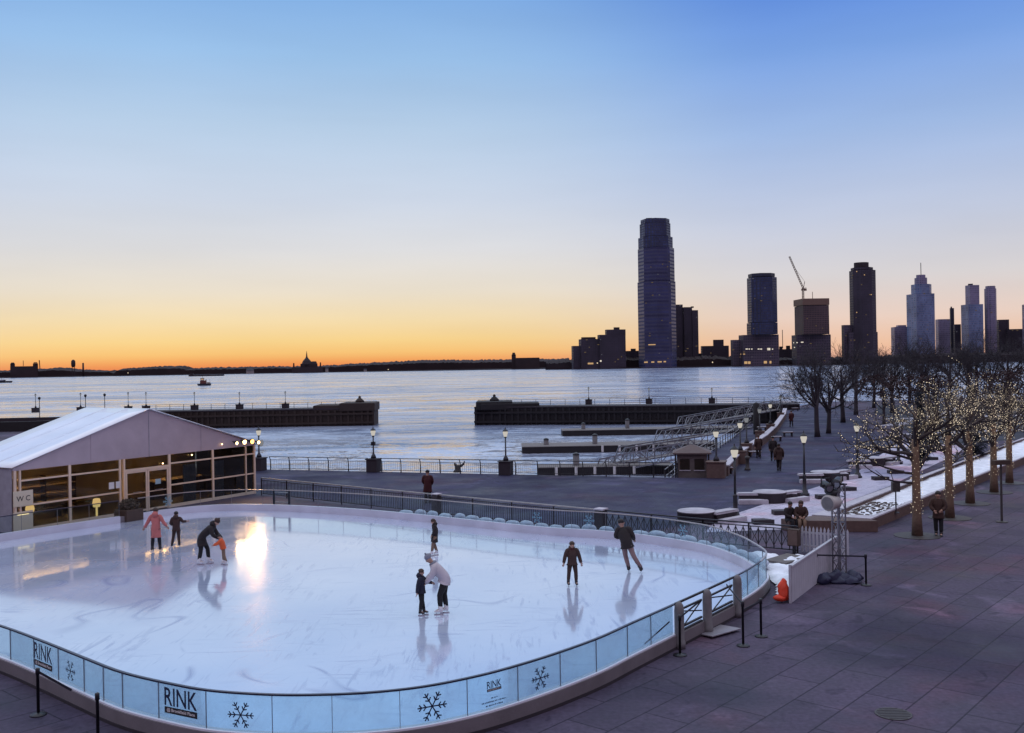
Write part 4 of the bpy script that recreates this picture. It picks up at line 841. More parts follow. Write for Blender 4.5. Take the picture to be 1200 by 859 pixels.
table('round snow topped stone table behind the lighting truss', 967, 563, R(-4)); bench('two step stone bench behind the second lamp post', 950, 565, R(-5)); bench('stone bench at the right of the table behind the truss', 985, 561, R(35), 1.5)
table('far round snow topped stone table beside the third lamp', 1022, 545, R(-4)); bench('two step stone bench left of the far round table', 1006, 548, R(-5)); bench('stone bench right of the far round table', 1040, 544, R(35), 1.5)
blocks = [(916, 603, 'nearest left'), (893, 614, 'x'), (966, 584.5, ''), (992, 575, ''), (1031, 562.5, ''), (1049, 555, ''), (1090, 539, ''), (1153, 519, '')]
bl = ['dark wedge shaped stone block on the terrace left of the seated couple', 'dark wedge shaped stone block close behind the ornamental railing', 'dark wedge shaped stone block right of the second lamp post', 'dark wedge shaped stone block behind the truss speaker', 'dark wedge shaped stone block right of the third lamp post', 'dark wedge shaped stone block just left of the first lit tree', 'dark wedge shaped stone block seen between first and second lit trees', 'farthest dark wedge shaped stone block behind the fourth lit tree']
for (px, py, _), lb in zip(blocks, bl):
    p = G(px, py); o = tag(MB().prism([(-.42, -.26), (.5, -.2), (.18, .3), (-.4, .3)], 0, .2).build('stone_block', 'granite_dark', bevel=.01), lb, 'stone block', 'dark stone blocks set on the terrace'); o.location = (p.x, p.y, .008); o.rotation_euler = (0, 0, R(2))
for px, py, lb in ((850, 553.5, 'snow topped low bench on the esplanade nearest the dock hut'), (884.5, 533.5, 'snow topped low bench behind the walker by the wall'), (910, 515, 'snow topped low bench behind the two walkers, left one'), (923.5, 509.5, 'snow topped low bench farthest up the esplanade'), (893, 503, 'snow covered ledge seat by the esplanade wall'), (932, 479.5, 'snow topped bench at the far end of the esplanade')):
    p = G(px, py+2); t = thing('low_bench', lb, 'bench', (p.x, p.y, 0), R(5), 'snow topped low benches along the esplanade'); MB().box((0, 0, .38), (.95, .42, .06)).build('seat', 'granite_brown', t)
    for s_ in (-.36, .36): MB().box((s_, 0, .175), (.08, .34, .35)).build('leg', 'granite_dark', t)
    MB().box((0, 0, .427), (.92, .4, .035)).build('snow_cap', 'snow_dirty', t, bevel=.012)
p = G(876, 551); bo = thing('bollard', 'short dark bollard on the esplanade beside the wall', 'bollard', p); MB().lathe([(.2, 0), (.2, .1), (.13, .16), (.12, .7), (.18, .78), (.15, .9), (.03, .95)]).build('body', 'iron', bo, True)
p = AY(908.5, 474, 103); bo = thing('dock_pile', 'thick dark pile standing in the basin beyond the esplanade wall', 'pile', (p.x-2, 103, -3)); MB().lathe([(.35, 0), (.35, 5.6), (.1, 5.8)]).build('body', 'timber_dark', bo, True)

# snow filled pool with stone kerb
pool = thing('sunken_pool', 'long raised stone pool bed filled with snow beside the lit trees', 'pool')
a, b, c, d = Vector((12.9, 42.3)), Vector((14.95, 41.05)), Vector((45, 79)), Vector((42.3, 80.6))
ring = [a, b, c, d]; ins = [a+Vector((.75, .15)), b+Vector((.35, .75)), c+Vector((-.5, -.6)), d+Vector((-.6, -.5))]
for k in range(4):
    k2 = (k+1) % 4; MB().prism([ring[k], ring[k2], ins[k2], ins[k]], 0, .44).build('kerb', 'granite_brown', pool); f_ = lambda p_: p_
    MB().prism([ring[k].lerp(ins[k], -.08), ring[k2].lerp(ins[k2], -.08), ins[k2].lerp(ring[k2], -.05), ins[k].lerp(ring[k], -.05)], .442, .5).build('coping', 'stone_pale', pool)
mb = MB(); nu, nv = 160, 12
for i in range(nu+1):
    for j in range(nv+1):
        p0 = ins[0].lerp(ins[3], i/nu); p1 = ins[1].lerp(ins[2], i/nu); q_ = p0.lerp(p1, j/nv); mb.v.append((q_.x, q_.y, .30+.07*mnoise.noise((q_.x*.9, q_.y*.9, 0))+.03*mnoise.noise((q_.x*4, q_.y*4, 2))))
for i in range(nu):
    for j in range(nv): a_ = i*(nv+1)+j; mb.f.append((a_, a_+1, a_+nv+2, a_+nv+1))
mb.build('snow_bed', 'snow', pool, True)
mb = MB(); random.seed(9)
for k in range(170):
    f_ = random.uniform(.005, .12); p0 = ins[0].lerp(ins[3], f_); p1 = ins[1].lerp(ins[2], f_); q_ = p0.lerp(p1, random.uniform(.1, .9)); r_ = random.uniform(.025, .075); mb.ball((q_.x, q_.y, .34), (r_*1.6, r_, .03), 6, 4)
mb.build('wet_leaves', 'box_brown', pool)
sw = thing('seat_wall', 'low brown granite seat wall at the end of the snowy pool', 'wall'); MB().prism([(11.3, 41.55), (11.5, 41.0), (15.05, 40.55), (14.9, 41.0), (12.9, 42.2)], 0, .47).build('wall_body', 'granite_brown', sw, bevel=.02)
p = G(1050, 598.5, .4); t = thing('sign_post', 'small dark box sign on a thin post in the snowy pool bed', 'sign', (p.x, p.y, .3)); MB().lathe([(.16, 0), (.14, .04), (.03, .06), (.03, .95)]).build('post', 'black_metal', t); MB().box((0, 0, 1.17), (.34, .22, .44)).build('box', 'iron', t, bevel=.02)
p = G(1174, 612); t = thing('meter_post', 'tall thin post with a flat brown box at its top near the right edge', 'post', p); MB().lathe([(.25, 0), (.25, .03), (.05, .06), (.045, 2.5)]).build('post', 'iron', t); MB().box((0, 0, 2.6), (.75, .3, .2), R(10)).build('box', 'box_brown', t, bevel=.02)
p = G(1047, 837); t = thing('manhole_cover', 'round rusty manhole cover in the paving at the lower right', 'manhole cover', (p.x, p.y, .004)); MB().lathe([(.36, 0), (.36, .012), (.34, .014)], n=32).build('frame', 'iron', t)
mb = MB()
for k in range(-3, 4): w_ = math.sqrt(max(.01, .33**2-(k*.09)**2)); mb.box((0, k*.09, .0165), (2*w_*.96, .03, .005))
MB.build(mb, 'grating', 'granite_dark', t)

# ------------------------------------------------------------------ white fences, truss, snow heap right of the rink
wf = thing('board_fence', 'white boarded fence panel slanting from the snow heap to the truss', 'fence'); a, b = G(928, 707), G(981, 666); d = (b-a); L_ = d.length; d.normalize()
n_ = 22
mb = MB()
for k in range(n_): q_ = a+d*(L_*(k+.5)/n_); mb.box((q_.x, q_.y, .56), (L_/n_*.97, .03, 1.06), math.atan2(d.y, d.x))
mb.build('boards', 'white_paint', wf); mb = MB(); nrm_ = Vector((-d.y, d.x, 0))*.04
mb.bar(a+Vector((0, 0, 1.1)), b+Vector((0, 0, 1.1)), .09, .05); mb.bar(a+nrm_+Vector((0, 0, .3)), b+nrm_+Vector((0, 0, .3)), .04, .08); mb.build('cap_rail', 'white_paint', wf)
for f_ in (0, .5, 1): q_ = a.lerp(b, f_)+nrm_; MB().box((q_.x, q_.y, .57), (.1, .06, 1.14), math.atan2(d.y, d.x)).build('post', 'white_paint', wf)
pf = thing('picket_fence', 'short white picket fence between the black railing and the board fence', 'fence'); a, b = Vector((11.0, 38.3, 0)), Vector((12.75, 37.6, 0)); d = (b-a); L_ = d.length; d.normalize()
a = Vector((10.75, 36.6, 0)); b = Vector((12.1, 35.6, 0)); d = (b-a); L_ = d.length; d.normalize(); n_ = 13
for k in range(n_):
    q_ = a+d*L_*k/(n_-1); m_ = MB(); w_ = .038
    vs = [(-w_, 0, .03), (w_, 0, .03), (w_, 0, .9), (0, 0, 1.0), (-w_, 0, .9)]; vs = [(x, -.012, z) for x, _, z in vs]+[(x, .012, z) for x, _, z in vs]
    m_.add(vs, [(0, 1, 2, 3, 4), (9, 8, 7, 6, 5)]+[(i, 5+i, 5+(i+1) % 5, (i+1) % 5) for i in range(5)]); o = m_.build('picket', 'white_paint', pf); o.location = q_; o.rotation_euler = (0, 0, math.atan2(d.y, d.x))
mb = MB(); n3 = Vector((-d.y, d.x, 0))*.03
for z in (.25, .75): mb.bar(a+n3+Vector((0, 0, z)), b+n3+Vector((0, 0, z)), .03, .07)
mb.build('cross_rail', 'white_paint', pf)
p = G(925, 640); t = thing('junction_box', 'dark brown cabinet box fixed behind the end of the black railing', 'box', (10.35, 36.3, 0), R(-36)); MB().box((0, 0, .62), (.42, .3, .62)).build('cabinet', 'box_brown', t, bevel=.02); MB().box((0, 0, .15), (.1, .1, .3)).build('leg', 'black_metal', t); MB().box((0, -.16, .62), (.34, .015, .54)).build('door', 'granite_brown', t)
p = G(905, 662); o = tag(MB().box((0, 0, .28), (1.5, .8, .05), 0, .02).build('cover_board', 'hut_wall', bevel=.01), 'grey board lying flat on the snow beside the white fence', 'board'); q_ = G(933, 664, .25); o.location = (q_.x, q_.y+1.2, 0); o.rotation_euler = (0, 0, R(45))
# snow heap
mb = MB(); N = 46
hc = [(8.2, 36.0), (10.6, 35.4), (10.42, 32.9), (8.15, 29.15), (7.75, 29.3), (8.25, 31.2)]
def inside(x, y, poly):
    r_ = False; j = len(poly)-1
    for i in range(len(poly)):
        if (poly[i][1] > y) != (poly[j][1] > y) and x < (poly[j][0]-poly[i][0])*(y-poly[i][1])/(poly[j][1]-poly[i][1])+poly[i][0]: r_ = not r_
        j = i
    return r_
def edged(x, y, poly):
    m_ = 9
    for i in range(len(poly)):
        a_, b_2 = Vector(poly[i]), Vector(poly[(i+1) % len(poly)]); t_ = max(0, min(1, (Vector((x, y))-a_).dot(b_2-a_)/(b_2-a_).length_squared)); m_ = min(m_, (a_.lerp(b_2, t_)-Vector((x, y))).length)
    return m_
idx = {}
for i in range(N+1):
    for j in range(N*2+1):
        x, y = 7.5+3.6*i/N, 28.8+7.4*j/(N*2)
        if inside(x, y, hc):
            e_ = min(1, edged(x, y, hc)/.5); z = .015+.34*e_**.7*(.7+.5*mnoise.noise((x*1.3, y*1.3, 1))+.3*mnoise.noise((x*3.5, y*3.5, 5))); idx[i, j] = len(mb.v); mb.v.append((x, y, max(z, .012)))
for (i, j) in list(idx):
    if (i+1, j) in idx and (i, j+1) in idx and (i+1, j+1) in idx: mb.f.append((idx[i, j], idx[i+1, j], idx[i+1, j+1], idx[i, j+1]))
tag(mb.build('snow_heap', 'snow', smooth=True), 'rough heap of snow between the rink corner and the white fence', 'snow', kind='stuff')
mb = MB(); mb.ball((0, 0, .36), (.2, .17, .40), 18, 14); mb.ball((.08, .08, .2), (.24, .18, .22), 16, 12); mb.ball((-.12, -.03, .12), (.22, .18, .14), 14, 10)
mb.v = [(x*(1+.3*mnoise.noise((x*4, y*4, z*4)))+.05*mnoise.noise((x*9, y*9, z*9)), y*(1+.5*mnoise.noise((x*4, y*4, z*4+9))), max(0, z*(1+.3*mnoise.noise((x*5, y*5, 3))))) for x, y, z in mb.v]
o = tag(mb.build('sack', 'orange_cloth', smooth=True), 'bright orange sack leaning at the near end of the white board fence', 'sack'); q_ = G(918, 706); o.location = (q_.x, q_.y, .05); o.scale = (.8, .8, .8)
# truss tower with lights and a horn speaker
p = G(984, 674); tr = thing('lighting_truss', 'narrow grey lattice truss mast right of the white fence', 'truss mast', p, R(20)); mb = MB(); w_ = .15
for i, j in ((-1, -1), (1, -1), (1, 1), (-1, 1)): MB().lathe([(.028, 0), (.028, 3.05)], (i*w_, j*w_, 0), 8).build('chord', 'steel', tr)
cs = [(-w_, -w_), (w_, -w_), (w_, w_), (-w_, w_)]
for k in range(7):
    for e_ in range(4):
        a_, b_2 = cs[e_], cs[(e_+1) % 4]; z0, z1 = .05+k*.43, .05+(k+1)*.43
        mb.bar((*a_, z0), (*b_2, z1), .022); mb.bar((*a_, z1), (*b_2, z1), .018)
mb.build('lacing', 'steel', tr); MB().box((0, 0, .02), (.7, .7, .04)).build('base_plate', 'black_metal', tr)
for dx, dz, rz, lb in ((-.45, 3.0, 20, 'black stage lamp at the left of the truss top'), (-.05, 3.12, -35, 'black stage lamp on the very top of the truss'), (-.28, 2.78, 60, 'black stage lamp slung lowest on the truss head')):
    t = thing('stage_lamp', lb, 'stage lamp', p+Vector((dx, -.1, dz)), R(rz), 'stage lamps on the truss mast'); MB().loft([(0, .2, .05), (0, .12, .05), (0, -.12, -.02), (0, -.22, -.05)], [.06, .13, .14, .17], 12).build('housing', 'black_metal', t, True); MB().loft([(0, -.215, -.05), (0, -.225, -.052)], [.13, .13], 12).build('lens', 'steel', t)
    MB().bar((-.17, 0, .02), (-.17, 0, .24), .03).bar((.17, 0, .02), (.17, 0, .24), .03).bar((-.18, 0, .24), (.18, 0, .24), .03).build('yoke', 'black_metal', t)
MB().bar((-.75, -.05, 3.02), (.3, -.05, 3.02), .05).build('cross_arm', 'black_metal', tr)
q_ = AY(976, 589, p.y-.3); t = thing('loudspeaker', 'rounded beige horn loudspeaker hung on the truss mast', 'loudspeaker', q_, R(-58)); MB().loft([(0, .3, 0), (0, .2, 0), (0, -.05, 0), (0, -.22, 0), (0, -.26, 0)], [(.1, .1), (.2, .2), (.27, .23), (.3, .27), (.28, .25)], 16).build('shell', 'horn_shell', t, True); MB().loft([(0, -.262, 0), (0, -.27, 0)], [(.24, .21), (.24, .21)], 16).build('grille', 'post_grey', t)
mb = MB(); rt = random.Random(17)
for k in range(13):
    a_ = rt.uniform(0, 6.28); r_ = rt.uniform(0, .5); mb.ball((1.25*r_*math.cos(a_)*1.1, .7*r_*math.sin(a_), rt.uniform(.04, .14)), (rt.uniform(.18, .36), rt.uniform(.14, .26), rt.uniform(.12, .24)*(1.2-r_)), 14, 10)
mb.v = [(x+.07*mnoise.noise((x*6, y*6, z*6)), y+.07*mnoise.noise((x*6, y*6, z*6+4)), max(0, z*(1+.5*mnoise.noise((x*5, y*5, 8))))) for x, y, z in mb.v]
for k in range(3): mb.loft([(.35+.05*math.cos(q*.5)*(3+k), -.25+.05*math.sin(q*.5)*(3+k), .03+.02*k) for q in range(13)], .018, 6)
o = tag(mb.build('tarpaulin', 'tarp_navy', smooth=True), 'heap of dark blue tarpaulin and cable at the foot of the truss', 'tarpaulin'); q_ = G(984, 682); o.location = q_; o.rotation_euler = (0, 0, R(10))

# ------------------------------------------------------------------ trees
def gen_tree(seed, trunk_h, trunk_r, reach, up, levels=4, nlimb=6, dens=3, spread=.9, tip=.006, stiff=.22, lean_=.05):
    rnd = random.Random(seed); tk, cr, segs = MB(), MB(), []
    pts = [Vector((0, 0, 0))]; lean = Vector((rnd.uniform(-lean_, lean_), rnd.uniform(-lean_, lean_), 1))
    for k in range(1, 6): pts.append(pts[-1]+lean*trunk_h/5+Vector((rnd.uniform(-.4, .4)*lean_, rnd.uniform(-.4, .4)*lean_, 0))*trunk_h/3)
    tk.loft(pts, [trunk_r*1.35, trunk_r*1.08, trunk_r, trunk_r*.95, trunk_r*.9, trunk_r*.85], 10)
    def grow(p, d, L_, r, lv):
        ns = 3 if lv < levels-1 else 2; pp = [p]; dd = d.copy()
        for k in range(ns):
            dd = (dd+Vector((rnd.gauss(0, stiff), rnd.gauss(0, stiff), rnd.gauss(0, stiff)+up*.08))).normalized(); pp.append(pp[-1]+dd*L_/ns)
        r1 = max(tip, r*.55); cr.loft(pp, [r+(r1-r)*k/ns for k in range(ns+1)], 5 if lv < 2 else 3, cap=False); segs.append((pp[0], pp[-1], lv))
        if lv >= levels: return
        nb = dens+(1 if rnd.random() < .5 else 0)
        for k in range(nb):
            f_ = .35+.65*(k+rnd.random()*.6)/nb; q = pp[min(ns, int(f_*ns))].lerp(pp[min(ns, int(f_*ns)+1)], f_*ns-int(f_*ns))
            ax = Vector((rnd.gauss(0, 1), rnd.gauss(0, 1), rnd.gauss(0, .6))); ax = (ax-dd*ax.dot(dd)).normalized()
            grow(q, (dd*math.cos(spread*.75)+ax*math.sin(spread*.75)*rnd.uniform(.7, 1.2)).normalized(), L_*rnd.uniform(.55, .8), max(tip, r1*.85), lv+1)
    for k in range(nlimb):
        a_ = 2*math.pi*(k+rnd.random()*.5)/nlimb; e_ = rnd.uniform(.35, 1.25); q = pts[3].lerp(pts[5], (k+.7)/nlimb)
        grow(q, Vector((math.cos(a_)*math.cos(e_), math.sin(a_)*math.cos(e_), math.sin(e_))), reach*rnd.uniform(.8, 1.15), trunk_r*.5, 1)
    cr.loft([pts[5], pts[5]+Vector((.05, .05, reach*.8))], [trunk_r*.8, trunk_r*.3], 6); segs.append((pts[5], pts[5]+Vector((.05, .05, reach*.8)), 1))
    return tk, cr, segs
def bulbs(segs, trunk_h, trunk_r, n, seed, r=.024):
    rnd = random.Random(seed); mb = MB(); cand = [s_ for s_ in segs if s_[2] >= 1]; W_ = [(b-a).length for a, b, l in cand]
    rnd.shuffle(cand); P = []
    for a, b, l in cand:
        if len(P) > n: break
        if l == 3 and rnd.random() < .35: continue
        k = rnd.uniform(.02, .1)
        while k < (b-a).length: P.append(a.lerp(b, k/(b-a).length)+Vector((rnd.gauss(0, .014), rnd.gauss(0, .014), rnd.gauss(0, .014)))); k += rnd.uniform(.09, .15)
    m_ = 130
    for k in range(m_):
        z = .9+(trunk_h-.7)*k/m_; a_ = k*2.39996; P.append(Vector((math.cos(a_)*(trunk_r+.05), math.sin(a_)*(trunk_r+.05), z)))
    for p in P:
        q = r*rnd.uniform(.7, 1.2); mb.add([p+Vector(v)*q for v in ((1, 0, 0), (-1, 0, 0), (0, 1, 0), (0, -1, 0), (0, 0, 1), (0, 0, -1))], [(0, 2, 4), (2, 1, 4), (1, 3, 4), (3, 0, 4), (2, 0, 5), (1, 2, 5), (3, 1, 5), (0, 3, 5)])
    return mb
LIT = [((1075, 628), 31, 3.9, 'lit tree wrapped in tiny lights, nearest, a low strung branch reaching left', 1.0), ((1113, 607), 32, 3.7, 'lit tree with a full glittering crown, second along the pool, behind the standing person', 1.0), ((1137, 590), 33, 3.7, 'lit tree with tiny lights, third along the snowy pool', .98), ((1165, 577), 34, 3.6, 'lit tree with tiny lights, fourth along the pool, left of the thin meter post', 1.0), ((1183, 566), 35, 3.6, 'lit tree with tiny lights farthest right along the pool', 1.0), ((1232, 545), 33, 3.6, 'lit tree whose crown just enters the picture at the right edge', 1.0)]
for (px, py), seed, th, lb, s_ in LIT:
    p = G(px, py); t = thing('lit_tree', lb, 'tree', p, (seed*1.7) % 6, 'trees wrapped in tiny lights along the pool')
    tk, cr, sg = gen_tree(seed, th, .17, 1.75, .9, 4, 8, 3, 1.0, lean_=.006)
    if seed == 31:
        t.rotation_euler = (0, 0, 0); rnd = random.Random(4)
        for (dx, dz, ln) in ((-1, .10, 3.7), (-1, .28, 3.0), (-.9, -.02, 2.4)):
            pp = [Vector((0, 0, 2.2+dz*3))]; d = Vector((dx, rnd.uniform(-.2, .3), dz)).normalized()
            for k in range(8): d = (d+Vector((rnd.gauss(0, .08), rnd.gauss(0, .08), rnd.gauss(0, .1)))).normalized(); pp.append(pp[-1]+d*ln/8)
            cr.loft(pp, [.06-.006*k for k in range(9)], 5, cap=False); sg += [(a, b, 2) for a, b in zip(pp, pp[1:])]*2
            for k in range(3, 9): e_ = pp[k]+Vector((rnd.uniform(-.5, .1), rnd.uniform(-.3, .3), rnd.uniform(-.05, .5))); cr.loft([pp[k], e_], [.02, .008], 4, cap=False); sg.append((pp[k], e_, 2))
    tk.build('trunk', 'bark', t, True); cr.build('crown', 'bark_dark', t, True); o = bulbs(sg, th, .185, 1200, seed, .0175).build('tiny_lights', 'bulb', t); o['kind'] = 'stuff'
    for zz, en in ((th+1.2, 30), (th-1.6, 5)):  # unseen point lamps added to boost the tiny lights' glow on trunk and crown
        li = bpy.data.lights.new('tree_glow', 'POINT'); li.energy = en; li.color = (1, .74, .46); li.shadow_soft_size = .7; lo = bpy.data.objects.new('tree_glow', li); COL.objects.link(lo); lo.location = p+Vector((0, -.75, zz))
    MB().lathe([(.9, .001), (.9, .02), (.62, .025), (.5, .03)], n=24).build('tree_grate', 'iron', t)
# bare park trees, three kinds, each copied
protos = []
for seed, th, tr_, rc in ((51, 3.4, .22, 2.9), (52, 2.8, .2, 2.7), (53, 4.0, .24, 3.0)):
    t = thing('bare_tree', 'bare tree', 'tree', (0, 0, 0), group='bare winter trees of the park'); tk, cr, sg = gen_tree(seed, th, tr_, rc, .9, 5, 8, 3, .85, .0115, .2)
    tk.build('trunk', 'bark_dark', t, True); cr.build('crown', 'bark_dark', t); protos.append(t)
BARE = [(958, 512, 0, 1.0, 'bare tree at the esplanade end, its low boughs reaching left over the river'), (971, 508, 1, 1.0, 'bare tree with twin dark trunk right beside the leftmost park tree'), (988, 495, 2, .95, 'bare tree behind the third lamp post, toward the river'),
 (1003, 486, 0, 1.05, 'bare tree standing before the pale crane building podium'), (1024, 478, 1, 1.1, 'bare tree below the stepped brown tower'), (1046, 484, 2, 1.0, 'bare tree between the brown hedge trees and the river, left of the first lit tree'), (1066, 473, 0, 1.1, 'bare tree below the spired glass tower, left side'),
 (1090, 478, 1, 1.15, 'bare tree rising behind the first and second lit trees'), (1112, 471, 2, 1.1, 'bare tree behind the second lit tree below the slim chimney tower'), (1136, 476, 0, 1.1, 'bare tree behind the third lit tree below the twin towers'), (1160, 470, 1, 1.2, 'bare tree behind the fourth lit tree, below the slender rounded tower'), (1183, 474, 2, 1.15, 'bare tree behind the fifth lit tree near the right edge'), (1204, 469, 0, 1.2, 'bare tree cut by the right edge above the rust hedge trees'), (1080, 466, 2, 1.25, 'tall thin bare tree nearest the river among the middle trees'), (1145, 465, 2, 1.3, 'tall thin bare tree nearest the river toward the right'), (1035, 466, 1, 1.3, 'tall bare tree at the river end of the stepped tower view')]
used = set()
for k, (px, py, pi, s_, lb) in enumerate(BARE):
    p = G(px, py); rz = k*1.37
    if pi not in used: used.add(pi); o = protos[pi]; o.location = p; o.rotation_euler = (0, 0, rz); o.scale = (s_,)*3; o['label'] = lb
    else: dup(protos[pi], p, rz, lb, s_)
# rust leaved trees
def leafcrown(mb, c, r, n, rnd, sz):
    for k in range(n):
        v = Vector((rnd.gauss(0, 1), rnd.gauss(0, 1), rnd.gauss(0, 1))).normalized()*rnd.uniform(.35, 1)**.5
        if mnoise.noise(Vector((v.x*1.8, v.y*1.8, v.z*1.8))+Vector(c)*.3) < -.12: continue
        q = Vector(c)+Vector((v.x*r[0], v.y*r[1], v.z*r[2])); e = Vector((rnd.gauss(0, 1), rnd.gauss(0, 1), rnd.gauss(0, 1))).normalized()*sz; g_ = e.cross(Vector((rnd.gauss(0, 1), rnd.gauss(0, 1), rnd.gauss(0, 1)))).normalized()*sz*.6
        mb.add([q-e, q+g_, q+e, q-g_], [(0, 1, 2, 3)])
def rust_tree(label, px, py, hh, rw, seed):
    p = G(px, py); t = thing('rust_leaved_tree', label, 'tree', p, 0, 'trees keeping rust brown leaves'); rnd = random.Random(seed)
    tk, cr, sg = gen_tree(seed, hh*.35, .16, hh*.28, .6, 3, 6, 3, .9, .012); tk.build('trunk', 'bark_dark', t, True); cr.build('branches', 'bark_dark', t)
    mb = MB(); leafcrown(mb, (0, 0, hh*.72), (rw, rw, hh*.26), 1700, rnd, .12); leafcrown(mb, (rw*.5, .3, hh*.66), (rw*.7, rw*.6, hh*.2), 600, rnd, .12); mb.build('crown', 'leaf_rust', t)
for a in (('rust leaved tree left of the first lit tree crown', 1036, 497, 5.6, 3.0, 61), ('rust leaved tree behind the first lit tree', 1072, 495, 5.5, 3.0, 62), ('rust leaved tree directly behind the second lit tree', 1098, 494, 5.4, 2.6, 63), ('rust leaved tree above the fourth lit tree crown', 1160, 500, 6.0, 3.2, 64), ('rust leaved tree above the fifth lit tree crown', 1185, 502, 6.2, 3.0, 65), ('rust leaved tree at the right edge of the picture', 1204, 504, 6.3, 3.2, 66)): rust_tree(*a)
def conifer(label, px, py, hh, rw, seed):
    p = G(px, py); t = thing('conifer', label, 'tree', p, 0, 'dark conifers behind the lit trees'); rnd = random.Random(seed); MB().loft([(0, 0, 0), (0, 0, hh*.9)], [.16, .03], 8).build('trunk', 'bark_dark', t)
    mb = MB()
    for k in range(2600):
        f_ = rnd.random()**1.3; z = hh*(.08+.92*f_); r_ = rw*(1-f_)*(.75+.25*math.sin(z*7))+.05; a_ = rnd.uniform(0, 6.283); q_ = r_*rnd.uniform(.3, 1); b = Vector((math.cos(a_)*q_, math.sin(a_)*q_, z)); e = Vector((math.cos(a_), math.sin(a_), -.35+rnd.gauss(0, .2)))*.22; g_ = Vector((-math.sin(a_), math.cos(a_), rnd.gauss(0, .3)))*.05
        mb.add([b-e*.4, b+g_, b+e, b-g_], [(0, 1, 2, 3)])
    mb.build('crown', 'needle', t)
conifer('dark narrow conifer between the first and second lit trees', 1079, 545, 4.9, .95, 71); conifer('dark conifer behind the third lit tree', 1141, 540, 5.3, 1.1, 72)

# ------------------------------------------------------------------ far shore and skyline
def strip(name, pxl, Y, base, m, dep=60, kind='structure', rough=0., step=None, label=None):
    pts = []
    for (x0, y0), (x1, y1) in zip(pxl, pxl[1:]):
        n = max(1, int((x1-x0)/(step or 1e9)))
        for k in range(n):
            f_ = k/n; pts.append((x0+(x1-x0)*f_, y0+(y1-y0)*f_))
    pts.append(pxl[-1]); mb = MB(); A_ = []
    for k, (x, y) in enumerate(pts):
        q = AY(x, y+rough*mnoise.noise((x*.35, 1.3, 0))+rough*.6*mnoise.noise((x*1.1, 5, 0)), Y); A_.append((q.x, max(q.z, base+.5)))
    n = len(A_); vs = [(x, Y, base) for x, z in A_]+[(x, Y, z*.72+base*.28) for x, z in A_]+[(x, Y+dep*.4, z) for x, z in A_]+[(x, Y+dep, z*.6) for x, z in A_]+[(x, Y+dep, base) for x, z in A_]
    fs = []
    for r_ in range(4):
        for k in range(n-1): fs.append((r_*n+k, r_*n+k+1, (r_+1)*n+k+1, (r_+1)*n+k))
    mb.add(vs, fs); o = mb.build(name, m); tag(o, label, kind=kind); return o
YS = 1580
struct(MB().prism([(-2600, 2300), (-1150, 2050), (-300, 2010), (60, 1900), (120, 1566), (2400, 1566), (2400, 3400), (-2600, 3400)], -4, -.3), 'far_shore', 'far_land')
strip('far_woods', [(-60, 436), (0, 434), (10, 433.5), (45, 432), (62, 430.5), (75, 431), (90, 433), (110, 434), (128, 434), (133, 437)], 2120, -2, 'far_wood', 80, 'stuff', .8, 1, 'dark wooded island shore at the far left of the river')
strip('far_woods', [(133, 437), (137, 432), (150, 431), (165, 430), (185, 429), (208, 428.5), (213, 430), (216, 430), (218, 432), (240, 430.5), (270, 430), (300, 429.5), (345, 429.5), (390, 427.5), (420, 425.5), (450, 424), (480, 422.5), (520, 421.5), (560, 421.5), (600, 421), (640, 420.5), (668, 419.5)], 2060, -2, 'far_wood', 90, 'stuff', 1.3, 1, 'low dark wooded shore under the orange sunset sky')
strip('far_woods', [(640, 423), (668, 421), (700, 421), (735, 418), (745, 419), (790, 419), (825, 417), (860, 418), (900, 420), (930, 419), (970, 419), (1000, 417), (1040, 417), (1100, 414), (1220, 412)], 1600, -2, 'far_wood', 40, 'stuff', 2.0, 1, 'dark waterfront trees and low roofs below the towers')
def sil(name, label, cat, px, py, Y, m, parts, base=-2):
    q = AY(px, py, Y); t = thing(name, label, cat, (q.x, Y, base), -math.atan2(q.x, Y)*.0); return t, q
